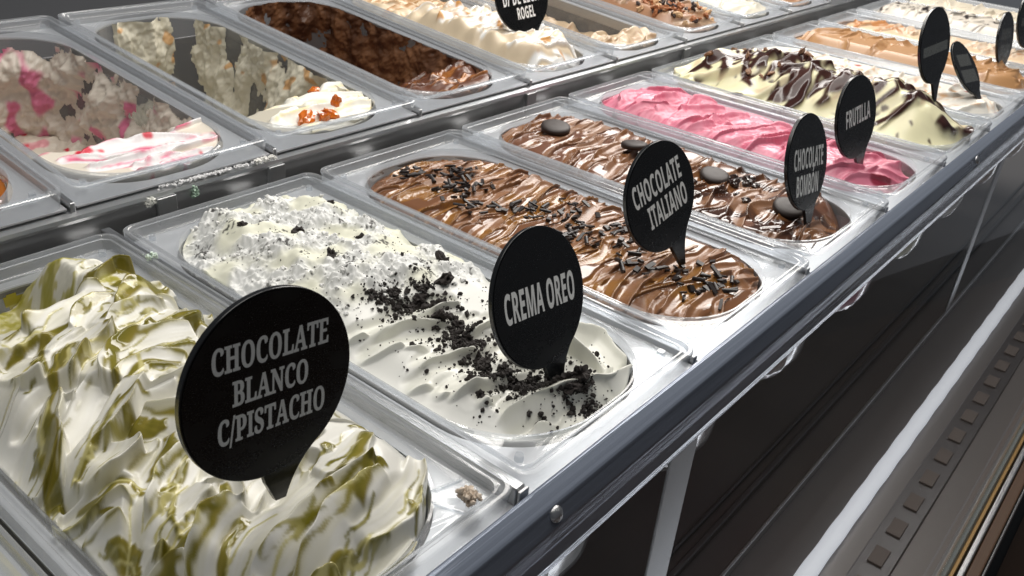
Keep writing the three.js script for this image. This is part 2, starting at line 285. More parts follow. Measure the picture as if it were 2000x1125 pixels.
  blur(n, amt = 0.5) { for (let q = 0; q < n; q++) { const S = this.H.slice(); for (let j = 1; j < this.nz - 1; j++) for (let i = 1; i < this.nx - 1; i++) { const k = j * this.nx + i; this.H[k] = mix(S[k], (S[k - 1] + S[k + 1] + S[k - this.nx] + S[k + this.nx]) / 4, amt); } } }
  soften(n) { const nx = this.nx; for (const A of [this.DX, this.DZ]) for (let q = 0; q < n; q++) { const S = A.slice(); for (let j = 1; j < this.nz - 1; j++) for (let i = 1; i < nx - 1; i++) { const k = j * nx + i; A[k] = (2 * S[k] + S[k - 1] + S[k + 1] + S[k - nx] + S[k + nx]) / 6; } }
    const S = this.C.slice(); for (let j = 1; j < this.nz - 1; j++) for (let i = 1; i < nx - 1; i++) for (let c = 0; c < 3; c++) { const k = (j * nx + i) * 3 + c; this.C[k] = (2 * S[k] + S[k - 3] + S[k + 3] + S[k - 3 * nx] + S[k + 3 * nx]) / 6; } }
  build(name, parent, mat = {}) {
    const { nx, nz } = this, pos = new Float32Array(nx * nz * 3), uv = new Float32Array(nx * nz * 2), keep = new Uint8Array(nx * nz), SD = new Float32Array(nx * nz);
    const e = 0.0003;
    this.each((k, x, z) => {
      let y = this.H[k], ov = y > -0.007 ? this.over : 0; const [hx, hz, r] = y > -0.012 ? [OPX - 0.0006, OPZ - 0.0006, OPR] : wallAt(y).map((v, q) => v - (q < 2 ? 0.0006 : 0));
      let px = x + this.DX[k], pz = z + this.DZ[k]; const sd = sdRR(x, z, hx + ov, hz + ov, r); SD[k] = sd;
      if (sd > 0) { const gx = (sdRR(x + e, z, hx + ov, hz + ov, r) - sdRR(x - e, z, hx + ov, hz + ov, r)) / (2 * e), gz = (sdRR(x, z + e, hx + ov, hz + ov, r) - sdRR(x, z - e, hx + ov, hz + ov, r)) / (2 * e); px = x - gx * sd; pz = z - gz * sd; y -= sd * (ov ? 3 : 2.0) + 0.0003; }
      pos[k * 3] = px; pos[k * 3 + 1] = Math.max(y, -0.1485); pos[k * 3 + 2] = pz;
      uv[k * 2] = (k % nx + 0.5) / nx; uv[k * 2 + 1] = (Math.floor(k / nx) + 0.5) / nz;
    });
    const idx = []; const lim = this.c * 3.2;
    for (let j = 0; j < nz - 1; j++) for (let i = 0; i < nx - 1; i++) { const a = j * nx + i, b = a + 1, c = a + nx, d = c + 1; if (Math.min(SD[a], SD[b], SD[c], SD[d]) > lim) continue; if ((i + j) & 1) idx.push(a, c, b, b, c, d); else idx.push(a, c, d, a, d, b); }
    const g = new THREE.BufferGeometry(); g.setAttribute('position', new THREE.BufferAttribute(pos, 3)); g.setAttribute('uv', new THREE.BufferAttribute(uv, 2)); g.setAttribute('color', new THREE.BufferAttribute(this.C, 3)); g.setIndex(idx); g.computeVertexNormals();
    const rd = new Uint8Array(nx * nz * 4); for (let k = 0; k < nx * nz; k++) { const v = clamp(Math.round(this.R[k] * 255), 0, 255); rd[k * 4] = rd[k * 4 + 1] = rd[k * 4 + 2] = v; rd[k * 4 + 3] = 255; }
    const rt = new THREE.DataTexture(rd, nx, nz); rt.magFilter = THREE.LinearFilter; rt.needsUpdate = true;
    return part(name, g, new THREE.MeshPhysicalMaterial({ vertexColors: true, roughness: 1, roughnessMap: rt, ...mat }), parent);
  }
}
// film of gelato left sticking to the wall of an emptied pan
function wallFilm(name, parent, o) {
  const nS = o.nS ?? 640, nV = o.nV ?? 90, pos = [], col = [], th = [], idx = [];
  const per = ring(1, 1, 0.5, 0, 24).length;
  for (let v = 0; v <= nV; v++) {
    const y = mix(o.y0 ?? -0.012, o.y1 ?? -0.135, v / nV), [hx, hz, r] = wallAt(y), R = ring(hx - 0.0004, hz - 0.0004, r, y, 40), L = [0];
    for (let i = 1; i <= R.length; i++) L.push(L[i - 1] + Math.hypot(R[i % R.length][0] - R[i - 1][0], R[i % R.length][2] - R[i - 1][2]));
    let q = 0;
    for (let s = 0; s <= nS; s++) {
      const l = L[L.length - 1] * s / nS; while (q < R.length - 1 && L[q + 1] < l) q++;
      const a = R[q], b = R[(q + 1) % R.length], f = (l - L[q]) / ((L[q + 1] - L[q]) || 1), x = mix(a[0], b[0], f), z = mix(a[2], b[2], f);
      let nX = -(b[2] - a[2]), nZ = b[0] - a[0]; const nl = Math.hypot(nX, nZ) || 1; nX /= nl; nZ /= nl; if (nX * x + nZ * z > 0) { nX = -nX; nZ = -nZ; }
      const t = o.thick(x, y, z, v / nV); const tt = Math.max(0, t); th.push(t);
      pos.push(x + nX * tt, y, z + nZ * tt); col.push(...o.color(x, y, z, t));
    }
  }
  for (let v = 0; v < nV; v++) for (let s = 0; s < nS; s++) { const a = v * (nS + 1) + s, b = a + 1, c = a + nS + 1, d = c + 1; if (Math.max(th[a], th[b], th[c], th[d]) > 0) idx.push(a, b, c, b, d, c); }
  const g = new THREE.BufferGeometry(); g.setAttribute('position', new THREE.Float32BufferAttribute(pos, 3)); g.setAttribute('color', new THREE.Float32BufferAttribute(col, 3)); g.setIndex(idx); g.computeVertexNormals();
  return part(name, g, new THREE.MeshPhysicalMaterial({ vertexColors: true, roughness: o.rough ?? 0.45 }), parent);
}
function lumpGeo(seed, rough = 0.35, detail = 1, sx = 1, sy = 1, sz = 1) {
  let g = new THREE.IcosahedronGeometry(1, detail); const p = g.attributes.position;
  for (let i = 0; i < p.count; i++) { const x = p.getX(i), y = p.getY(i), z = p.getZ(i), k = 1 + rough * (noise(x * 1.7 + seed * 7.3, y * 1.7, z * 1.7) * 1.3 + noise(x * 4 + seed, y * 4, z * 4) * 0.6); p.setXYZ(i, x * k * sx, y * k * sy, z * k * sz); }
  g.computeVertexNormals(); return g;
}
// many tiny crumbs joined into one part
function crumbs(name, parent, list, mat, detail = 0) {
  const variants = [1, 2, 3, 4, 5].map((s) => detail ? mergeVertices(lumpGeo(s * 3.1, 0.7, detail).deleteAttribute('uv').deleteAttribute('normal')) : lumpGeo(s * 3.1, 0.9, 0));
  if (detail) variants.forEach((v) => v.computeVertexNormals());
  const out = [], m4 = new THREE.Matrix4(), q = new THREE.Quaternion(), e = new THREE.Euler();
  list.forEach(([x, y, z, s], i) => { e.set(i * 1.7, i * 2.3, i * 0.9); q.setFromEuler(e); m4.compose(new THREE.Vector3(x, y, z), q, new THREE.Vector3(s * 1.15, s * 0.8, s)); out.push(variants[i % 5].clone().applyMatrix4(m4)); });
  const m = part(name, mergeGeometries(out), mat, parent); m.userData.kind = 'stuff'; return m;
}
const bodyGeo = (() => { const sh = (y) => wallAt(y).map((v, q) => v - (q < 2 ? 0.0009 : 0)); return loft([ring(...sh(-0.03), -0.03), ring(...sh(-0.08), -0.08), ring(...sh(-0.134), -0.134), ring(0.0580, 0.1550, 0.0475, -0.141), ring(0.0545, 0.1515, 0.044, -0.1462), ring(0.048, 0.145, 0.038, -0.148)], true); })();
function body(G, c) { part('body', bodyGeo, new THREE.MeshStandardMaterial({ color: colOf(c), roughness: 0.5 }), G); }
function gelato(name, label, pos, tilt = 0) { const g = thing(name, label, 'gelato'); g.position.set(...pos); g.rotation.x = tilt; return g; }
const flat = () => 0;
const edgeFade = (x, z, d = 0.012) => sst(0, d, -sdRR(x, z, OPX, OPZ, OPR));

const CREAM = [0.72, 0.71, 0.655], OLIVE = [0.155, 0.138, 0.014], YOLIVE = [0.50, 0.455, 0.19];

// ================================================================ front row
// --- pan 1: white cream with pistachio sauce
{
  const P = posA(1); pan('clear plastic pan filled with white and olive streaked cream, corner ribs showing', '', P, 0, true);
  const G = gelato('pistachio_gelato', 'tall swirled white cream with glossy olive pistachio sauce ribbons', P);
  const R = rng(11);
  const level = (x, z) => { const e = edgeFade(x, z, 0.024); let h = -0.010 + 0.021 * Math.pow(e, 0.8) + 0.006 * edgeFade(x, z, 0.06); h += 0.004 * noise(x * 22, z * 22, 1); const hole = sst(0.002, -0.014, z + 0.074 + 0.3 * (x + 0.02)) * (1 - sst(0.006, 0.03, x)); return mix(h, -0.026 + 0.006 * noise(x * 45, z * 45, 31), hole); };
  body(G, CREAM);
  const F = new Field(0.0005, (x, z) => 0.002 * noise(x * 60, z * 60, 5) + (z < -0.07 ? 0.0022 * fbm(x * 170, z * 170, 6, 3) : 0), level, (x, z) => { if (z > -0.06) return CREAM; const n = noise(x * 75, z * 75, 3) + 0.5 * noise(x * 260, z * 260, 4); return n > 0.05 ? mix3(CREAM, YOLIVE, 0.15) : mix3(YOLIVE, [0.34, 0.31, 0.05], sst(-0.05, -0.35, n)); }, 0.36, 0.003);
  const sauceColor = (seed, u0, wd, amt) => (u, s, x, z) => {
    const c = mix3(CREAM, YOLIVE, clamp(0.30 * sst(-0.1, 0.35, noise(u * 3.2, s * 1.3, seed)) + 0.20 * sst(0, 0.5, noise(u * 11, s * 2, seed + 5)), 0, 1) * amt);
    const cen = u0 + 0.38 * noise(s * 2.2, seed, 2), ww = wd * clamp(0.35 + 1.5 * noise(s * 2.7, seed, 8) + 0.3, 0.0, 1.5) * amt;
    const d = Math.abs(u - cen) + 0.07 * noise(u * 9, s * 9, seed), a = 1 - sst(ww * 0.75, ww + 0.05, d), hal = 0.42 * (1 - sst(ww, ww + 0.2, d)) * (ww > 0.02 ? 1 : 0);
    let q = mix3(c, YOLIVE, hal); const deep = mix3(OLIVE, [0.30, 0.25, 0.045], clamp(0.5 + noise(s * 6, u * 4, seed), 0, 1)); q = mix3(q, deep, a);
    return [...q, mix(0.36, 0.09, Math.max(a, hal * 0.6))];
  };
  // small random pulls underneath, then the large folds and the ribbons of sauce seen in the pan
  for (let k = 0; k < 44; k++) {
    const z = mix(-0.13, 0.165, (k + R() * 5.0) / 48), x0 = mix(-0.078, 0.02, R()), len = mix(0.04, 0.09, R()), sl = mix(-0.8, 0.1, R()), pts = [];
    if (z < -0.045 && x0 < 0.015) continue;
    for (let q = 0; q <= 4; q++) { const t = q / 4; pts.push([x0 + len * t, z + 0.01 + sl * len * t + 0.008 * Math.sin(t * 4.2 + k * 1.3)]); }
    F.stroke(pts, { w: mix(0.006, 0.013, R()), side: R() < 0.5 ? 1 : -1, tilt: mix(0.3, 0.7, R()), lip: mix(0.002, 0.005, R()), conc: mix(0.08, 0.3, R()), over: mix(0.001, 0.004, R()), off: mix(-0.007, -0.002, R()), fine: 0.00022, seed: k * 3.7, color: sauceColor(k * 1.9, mix(0.2, 0.9, R()), mix(0.06, 0.2, R()), R() < 0.45 ? 1 : 0.3) });
  }
  const SWATHS = [[[[0.024,-0.1001],[0.0431,-0.1125],[0.059,-0.105]],12,1,3],[[[-0.0367,-0.0653],[-0.0242,-0.0718],[-0.0075,-0.079]],8,-1,4],[[[-0.0192,-0.0621],[-0.0014,-0.0734],[0.0111,-0.0786],[0.0281,-0.0786]],13,-1,2],[[[-0.0026,-0.05],[0.0132,-0.0637],[0.0301,-0.0728]],9,-1,1],[[[0.0249,-0.0586],[0.0445,-0.0737],[0.0599,-0.0805],[0.072,-0.0892]],9,-1,3],[[[0.0026,-0.0469],[0.0247,-0.0532],[0.0454,-0.0571]],11,1,2],[[[0.0078,-0.0387],[0.0282,-0.0464],[0.0425,-0.0424]],9,-1,1],[[[0.0316,-0.0323],[0.0529,-0.0425],[0.067,-0.0454]],12,1,3],[[[-0.0476,-0.0414],[-0.0361,-0.0426],[-0.0245,-0.0473]],20,1,0],[[[-0.0239,-0.042],[-0.0154,-0.0486],[-0.0032,-0.054]],9,1,1],[[[-0.0327,-0.017],[-0.0189,-0.0342],[-0.0056,-0.0394],[0.0078,-0.0438]],10,1,3],[[[-0.0219,-0.0067],[-0.0095,-0.0175],[0.0058,-0.0254],[0.0251,-0.0313]],11,1,0],[[[-0.0136,0.0071],[0.0033,-0.0116],[0.0239,-0.0152],[0.0424,-0.0135]],13,-1,2],[[[-0.0126,0.011],[0.0016,0.0039],[0.0112,0.0052],[0.0167,0.0121]],11,-1,3],[[[-0.0644,0.0337],[-0.0533,0.0112],[-0.0377,-0.0106]],8,1,4],[[[-0.0753,0.0197],[-0.064,0.0144],[-0.0503,0.0034]],13,1,1],[[[-0.0606,0.0438],[-0.0449,0.0315],[-0.0293,0.0239],[-0.0081,0.0099]],9,1,2],[[[-0.0565,0.0447],[-0.0429,0.0453],[-0.0315,0.0396]],12,1,0],[[[-0.0768,0.0458],[-0.069,0.0416],[-0.0646,0.0429]],10,1,1],[[[-0.0368,0.0707],[-0.0242,0.0638],[-0.014,0.0496],[-0.0209,0.0302]],11,1,6],[[[-0.0701,0.0466],[-0.0601,0.0558],[-0.0459,0.0647],[-0.0424,0.076]],7,1,4],[[[-0.0769,0.0714],[-0.0687,0.0865],[-0.0662,0.1036]],16,-1,1],[[[-0.0626,0.1035],[-0.0437,0.0821],[-0.0293,0.0718],[-0.0109,0.058]],13,1,2],[[[-0.0483,0.0921],[-0.0372,0.0857],[-0.0242,0.0769],[-0.0157,0.0705]],8,-1,3],[[[-0.0545,0.1024],[-0.0425,0.0979],[-0.0256,0.0943]],11,1,1],[[[-0.0596,0.1118],[-0.0427,0.1103],[-0.0261,0.1073],[-0.0166,0.0956]],8,1,7],[[[-0.0718,0.1143],[-0.0625,0.1177],[-0.0564,0.1265]],10,-1,5],[[[-0.0549,0.1354],[-0.0366,0.1234],[-0.0211,0.1168]],12,-1,3],[[[-0.0483,0.1391],[-0.0232,0.1333],[0.005,0.128],[0.0346,0.1226]],15,1,1],[[[0.0103,0.1207],[0.0278,0.1189],[0.0468,0.1124]],9,1,3],[[[-0.0404,0.1494],[-0.0125,0.1443],[0.0166,0.1396],[0.0337,0.1338]],10,-1,2],[[[-0.0287,0.1605],[-0.0078,0.1539],[0.0142,0.1481],[0.0371,0.1402]],10,-1,2],[[[-0.0268,0.1636],[-0.0138,0.1645],[-0.0011,0.1729]],9,-1,2],[[[-0.0095,0.1642],[0.0095,0.1616],[0.0292,0.1579]],11,1,1],[[[0.0044,0.1513],[0.0289,0.1506],[0.0455,0.1425],[0.0607,0.1318]],8,1,1]];
  const RIBBONS = [[[[0.0229,-0.098],[0.0383,-0.1039],[0.0508,-0.1035],[0.0542,-0.0983]],5.5],[[[0.0333,-0.0838],[0.044,-0.0863],[0.0598,-0.1022]],4.5],[[[0.0232,-0.0582],[0.0341,-0.0731],[0.0519,-0.0834],[0.061,-0.0837],[0.0728,-0.0918]],3.2],[[[-0.0367,-0.0653],[-0.0212,-0.0741],[-0.0056,-0.0828],[0.0124,-0.0947],[0.0222,-0.0967],[0.0277,-0.0848],[0.0316,-0.0754]],2.4],[[[-0.0337,-0.0237],[-0.0296,-0.0427],[-0.0191,-0.057],[-0.0086,-0.0607],[0.0039,-0.065],[0.0179,-0.0724],[0.0306,-0.0763]],3.4],[[[0.0085,-0.0501],[0.0202,-0.0555],[0.0294,-0.0638]],2.2],[[[-0.0159,0.0078],[-0.0038,-0.0152],[0.0076,-0.0237],[0.023,-0.0315],[0.0326,-0.0351],[0.0457,-0.034],[0.0581,-0.0273]],3.6],[[[0.0379,-0.0302],[0.0467,-0.0294],[0.0561,-0.0244]],5],[[[-0.0282,-0.0186],[-0.0212,-0.0347],[-0.015,-0.0368],[-0.0133,-0.0288],[-0.0206,-0.0187]],4.2],[[[0.0074,-0.0442],[0.0093,-0.039],[0.0105,-0.0311]],4],[[[-0.0126,0.011],[-0.0017,0.0037],[0.0062,0.002],[0.0166,0.0112]],3],[[[0.0061,-0.0058],[0.0213,-0.011],[0.0379,-0.009]],1.8],[[[-0.0403,-0.0574],[-0.0326,-0.0581],[-0.0197,-0.0609]],1.8],[[[-0.0364,-0.0133],[-0.0301,-0.0248],[-0.0224,-0.0374]],2.6],[[[-0.0651,0.0424],[-0.0604,0.0279],[-0.0492,0.0045],[-0.0364,-0.0114]],3.6],[[[-0.0705,0.0401],[-0.0638,0.0279],[-0.0569,0.0059]],1.6],[[[-0.0619,0.0114],[-0.0594,0.0173]],4],[[[-0.058,0.0432],[-0.0405,0.0324],[-0.0251,0.0225],[-0.0067,0.0212]],1.8],[[[-0.0232,0.013],[-0.0174,0.0089],[-0.0124,0.0018]],2.2],[[[-0.0231,0.0281],[-0.0211,0.0391],[-0.0127,0.0455]],5.5],[[[-0.0362,0.0697],[-0.0265,0.0648],[-0.0162,0.051]],5],[[[-0.045,0.0823],[-0.0385,0.0722],[-0.0335,0.0693]],1.6],[[[-0.062,0.0494],[-0.054,0.0597],[-0.0452,0.0607],[-0.0426,0.075]],2.6],[[[-0.0694,0.0525],[-0.0608,0.0612],[-0.0549,0.0723]],1.5],[[[-0.0639,0.0777],[-0.0613,0.09],[-0.0586,0.0968]],4],[[[-0.0643,0.1003],[-0.061,0.0958]],3],[[[-0.0453,0.0923],[-0.0409,0.0865],[-0.0323,0.083],[-0.0199,0.073]],2.4],[[[-0.0476,0.1094],[-0.044,0.0964],[-0.0352,0.0877]],1.5],[[[-0.0596,0.1118],[-0.0438,0.112],[-0.0267,0.1081],[-0.0192,0.0961]],3.8],[[[-0.055,0.1019],[-0.0534,0.1102]],4],[[[-0.0683,0.1215],[-0.0624,0.1152],[-0.0556,0.1172]],3],[[[-0.0584,0.1181],[-0.0577,0.1263]],3],[[[-0.0509,0.1384],[-0.0388,0.1265],[-0.0246,0.1204]],3],[[[0.0146,0.1278],[0.0312,0.1223],[0.0431,0.1153],[0.0545,0.1083]],2.6],[[[0.0434,0.1043],[0.0524,0.1063]],3],[[[-0.0271,0.1621],[-0.0167,0.1615],[-0.0075,0.1555],[0.0029,0.1549]],2.8],[[[0.0136,0.1449],[0.0252,0.137],[0.0332,0.1303],[0.0391,0.1331]],2.8],[[[0.033,0.1316],[0.0403,0.1328]],4],[[[0.0009,0.132],[0.0123,0.1326]],1.4],[[[0.04,0.1489],[0.032,0.1607]],1.6],[[[0.0223,0.1105],[0.0284,0.1119]],3.5]];
  SWATHS.forEach(([pts, w, side, g], k) => F.stroke(pts, { w: w / 1000, side, n: 34, soft: -0.62, tilt: mix(0.3, 0.6, R()), lip: mix(0.0018, 0.0042, R()), conc: mix(0.06, 0.24, R()), over: mix(0.0012, 0.0035, R()), off: mix(-0.001, 0.0025, R()), lift: [0, 4, 7, 34].includes(k) ? 0.009 : R() < 0.25 ? 0.003 : 0, fine: 0.00025, seed: 40 + k * 2.9, color: sauceColor(60 + k * 2.3, 0.72, 0.035 + 0.02 * g, 0.6 + 0.08 * g) }));
  RIBBONS.forEach(([pts, w], k) => F.stroke(pts, { w: w / 1000, follow: mix(0.0008, 0.0018, R()), n: 44, seed: 300 + k, color: (u, s) => [...mix3(OLIVE, [0.25, 0.205, 0.035], clamp(0.25 + Math.abs(u) * 0.5 + 0.9 * noise(s * 5, u, k), 0, 1)), 0.07] }));
  // thin veins drawn out along the folds
  SWATHS.forEach(([pts, w], k) => {
    for (let v = 0; v < 4; v++) {
      const off = mix(-0.9, 1.0, R()) * w / 1000, cv = new THREE.SplineCurve(pts.map((p) => new THREE.Vector2(...p))), a = R() * 0.5, b = a + mix(0.3, 0.5, R()), q = [], ph = R() * 6;
      for (let i = 0; i <= 5; i++) { const t = mix(a, Math.min(1, b), i / 5), p = cv.getPoint(t), d = cv.getTangent(t), o2 = off + 0.0012 * Math.sin(i * 1.3 + ph); q.push([p.x - d.y * o2, p.y + d.x * o2]); }
      const deep = R() < 0.5;
      F.stroke(q, { w: mix(0.0005, 0.0016, R() * R()), follow: mix(-0.0003, 0.0006, R()), n: 26, seed: 700 + k * 7 + v, color: (u, s2) => [...mix3(deep ? OLIVE : YOLIVE, YOLIVE, clamp(0.3 + noise(s2 * 4, k, v), 0, 1)), 0.14] });
    }
  });
  F.blur(3, 0.55); F.soften(9);
  F.build('cream', G, { clearcoat: 0.12, clearcoatRoughness: 0.25 });
  wallFilm('wall_film', G, { nS: 420, nV: 50, y1: -0.07, rough: 0.25, thick: (x, y, z, v) => (z < -0.04 ? 0.0025 * (fbm(x * 55 + 3, y * 60, z * 55, 4) + 0.12 - sst(0.35, 0, v) * 0.5) : -1), color: (x, y, z) => { const n = noise(x * 50, y * 70 + 9, z * 50); return n > 0.08 ? CREAM : n > -0.15 ? YOLIVE : [0.36, 0.31, 0.04]; } });
}
// --- pan 2: cookies and cream
{
  const P = posA(2); pan('clear plastic pan filled with white cream and black cookie crumbs', '', P, 0, false);
  const G = gelato('cookie_cream_gelato', 'white cream gelato, crumbly at one end, with black cookie crumbs down its middle', P);
  const R = rng(22), W = [0.745, 0.745, 0.70], Y = [0.72, 0.715, 0.56];
  const zb = (x) => 0.014 + 0.25 * x + 0.012 * noise(x * 40, 3);                     // where the crumbly end stops
  const level = (x, z) => { const back = sst(0.02, -0.03, z - zb(x)); const e = edgeFade(x, z, 0.028); return mix(-0.013 + 0.010 * e, -0.008 + 0.017 * Math.pow(edgeFade(x, z, 0.04), 0.8) + 0.006 * noise(x * 25, z * 25, 8), back); };
  body(G, W);
  const F = new Field(0.00062, flat, level, W, 0.42, 0.001);
  for (let k = 0; k < 17; k++) {
    const z = mix(0.02, 0.172, (k + R() * 0.7) / 17), sgn = R() < 0.85 ? 1 : -1, x0 = mix(-0.064, -0.03, R()), len = mix(0.06, 0.115, R()), pts = [];
    for (let q = 0; q <= 4; q++) { const t = q / 4; pts.push([x0 + len * t, z - 0.006 + 0.016 * t + 0.006 * Math.sin(t * 4.4 + k * 1.7)]); }
    F.stroke(pts, { w: mix(0.008, 0.0145, R()), side: sgn, tilt: mix(0.4, 0.8, R()), lip: mix(0.0015, 0.0042, R()), conc: mix(0.08, 0.28, R()), over: mix(0.0015, 0.004, R()), fine: 0.00012, seed: k * 5.1, lift: R() < 0.4 ? mix(0.002, 0.006, R()) : 0, color: (u, s) => [...mix3(W, Y, 0.25 + 0.25 * noise(u * 3, s * 2, k)), 0.34] });
  }
  // a curl turned up in the front corner
  for (let k = 0; k < 3; k++) F.stroke([[0.02 + 0.012 * k, 0.150], [0.035 + 0.006 * k, 0.128], [0.045, 0.105 + 0.008 * k], [0.03, 0.088 + 0.01 * k]], { w: 0.011, side: k === 1 ? -1 : 1, tilt: 0.55, lip: 0.004, conc: 0.25, over: 0.003, fine: 0.0001, seed: 90 + k, lift: 0.003, color: () => [...mix3(W, Y, 0.3), 0.32] });
  F.blur(3, 0.5); F.soften(4);
  F.each((k, x, z) => {
    const b = sst(0.006, -0.012, z - zb(x)); if (b <= 0) return;
    const big = fbm(x * 34, z * 34, 3, 3), mid = noise(x * 95, z * 95, 6) + 0.5 * noise(x * 190, z * 190, 7), fi = noise(x * 380, z * 380, 2), vf = noise(x * 640, z * 640, 4);
    const rough = sst(-0.25, 0.15, noise(x * 36, z * 36, 12));                    // smooth scoop faces between crumbly patches
    F.H[k] += b * (0.0125 * big + rough * (0.0046 * mid + 0.0017 * fi + 0.0005 * vf));
    F.DX[k] += b * rough * 0.0005 * noise(x * 260, z * 260, 30); F.DZ[k] += b * rough * 0.0005 * noise(x * 260, z * 260, 40);
    const sp = noise(x * 500, z * 500, 15) + 0.7 * noise(x * 90, z * 90, 16), gray = sst(0.30, 0.55, sp), cl = 0.9 * sst(0.36, 0.5, noise(x * 70 + 4, z * 70, 44) * 0.75 + 0.55 * noise(x * 420, z * 420, 45));
    F.paint(k, mix3(Y, [0.76, 0.765, 0.745], rough * 0.8 + 0.2), b); F.paint(k, [0.36, 0.36, 0.34], b * gray * 0.22 * rough); F.paint(k, [0.03, 0.027, 0.025], b * cl); F.R[k] = mix(F.R[k], 0.92, b);
  });
  F.build('cream', G);
  const crumbMat = new THREE.MeshStandardMaterial({ color: colOf([0.020, 0.015, 0.013]), roughness: 0.8 }), list = [];
  const spine = [[-0.02, 0.012], [0.010, 0.022], [-0.010, 0.062], [-0.015, 0.087], [-0.021, 0.118], [-0.006, 0.139], [0.003, 0.158]];
  for (let k = 0; k < 5200; k++) { const t = R() * (spine.length - 1.001), i = Math.floor(t), f = t - i, g1 = (R() + R() + R() - 1.5), g2 = (R() + R() + R() - 1.5), sp = 0.0125 + (R() < 0.2 ? 0.022 : 0); const x = mix(spine[i][0], spine[i + 1][0], f) + g1 * sp, z = mix(spine[i][1], spine[i + 1][1], f) + g2 * sp; if (sdRR(x, z, OPX - 0.004, OPZ - 0.004, OPR) > 0) continue; if (noise(x * 110, z * 110, 77) < -0.12 && R() < 0.85) continue; const s = 0.00038 + 0.0016 * Math.pow(R(), 4); list.push([x, F.at(x, z) + s * 0.4 + (R() < 0.25 ? 0.0008 : 0), z, s]); }
  for (let k = 0; k < 420; k++) { const x = mix(-0.058, 0.058, R()), z = mix(-0.15, 0.155, R()); if (sdRR(x, z, OPX - 0.004, OPZ - 0.004, OPR) > 0) continue; const s = 0.0003 + 0.0005 * R() * R(); list.push([x, F.at(x, z) + s * 0.3, z, s]); }
  crumbs('cookie_crumbs', G, list, crumbMat);
  const chunkG = [1, 2, 3, 4].map((s) => lumpGeo(s * 5.3, 0.75, 2, 1, 0.7, 0.9)), chunkM = new THREE.MeshStandardMaterial({ color: colOf([0.024, 0.018, 0.016]), roughness: 0.85, bumpMap: noiseTex(64, 64, (u, v) => 0.5 + noise(u * 20, v * 20, 3)), bumpScale: 0.0004 });
  for (const [x, z, s] of [[-0.002, -0.088, 0.0055], [0.045, 0.003, 0.0065], [0.028, 0.022, 0.006], [-0.016, -0.037, 0.005], [0.004, 0.022, 0.0042], [-0.018, 0.012, 0.004], [-0.008, 0.05, 0.0045], [-0.018, 0.075, 0.0042], [0.002, 0.058, 0.0035], [-0.024, 0.105, 0.0036], [-0.002, 0.135, 0.0052], [0.004, 0.146, 0.0055], [-0.008, 0.148, 0.0045], [0.012, 0.142, 0.004], [-0.035, 0.1, 0.003], [0.02, -0.05, 0.004], [-0.03, -0.11, 0.0035], [0.036, -0.1, 0.004], [-0.044, 0.116, 0.0026]]) {
    const m = part('cookie_chunk', chunkG[Math.floor(R() * 4)], chunkM, G); m.position.set(x, F.at(x, z) + s * (z < 0.02 ? -0.15 : 0.2), z); m.rotation.set(R() * 6, R() * 6, R() * 6); m.scale.setScalar(s * (z < 0.02 ? 0.85 : 1));
  }
  const whiteM = new THREE.MeshStandardMaterial({ color: colOf([0.78, 0.78, 0.76]), roughness: 0.95 }), wl = [];
  for (let k = 0; k < 620; k++) { const x = mix(-0.06, 0.06, R()), z = mix(-0.158, 0.02 + 0.25 * x, Math.pow(R(), 0.9)); if (sdRR(x, z, OPX - 0.002, OPZ - 0.002, OPR) > 0 || noise(x * 36, z * 36, 12) < -0.08) continue; const s = 0.0004 + 0.0013 * Math.pow(R(), 3); wl.push([x, F.at(x, z) + s * 0.3, z, s]); }
  crumbs('frosty_crumbs', G, wl, whiteM, 2);
}
// --- chocolate pans 3 and 4
function ridgedChoc(F, R, o) {
  for (let k = 0; k < o.n; k++) {
    const z = mix(-0.165, 0.168, (k + R() * 1.4) / o.n), x0 = mix(-0.092, 0.02, R()), len = mix(0.035, 0.10, R()), pts = [], ph = R() * 6, sl = mix(o.s0, o.s1, R());
    for (let q = 0; q <= 4; q++) { const t = q / 4; pts.push([x0 + len * t, z + sl * len * t + 0.004 * Math.sin(t * 5 + ph)]); }
    const sh = R();
    F.stroke(pts, { w: mix(o.w0, o.w1, R()), side: R() < 0.8 ? 1 : -1, tilt: mix(0.12, 0.42, R()), lip: mix(o.l0, o.l1, R()), conc: mix(0.05, 0.16, R()), over: mix(0.0003, 0.0018, R()), fine: 0.0003, seed: k * 2.3 + o.seed, off: mix(-0.0015, 0.001, R()), color: (u, s, x, z2) => { const gl = sst(-0.1, 0.25, noise(x * 30, z2 * 30, o.seed) + (sh - 0.5) * 0.6); return [...mix3(mix3(o.c1, o.c2, gl), o.c3, 0.5 * sst(0.15, 0.5, noise(u * 5, s * 3, k))), mix(o.r1, 0.17, gl)]; } });
  }
}
let fieldItaliano, fieldBombon;
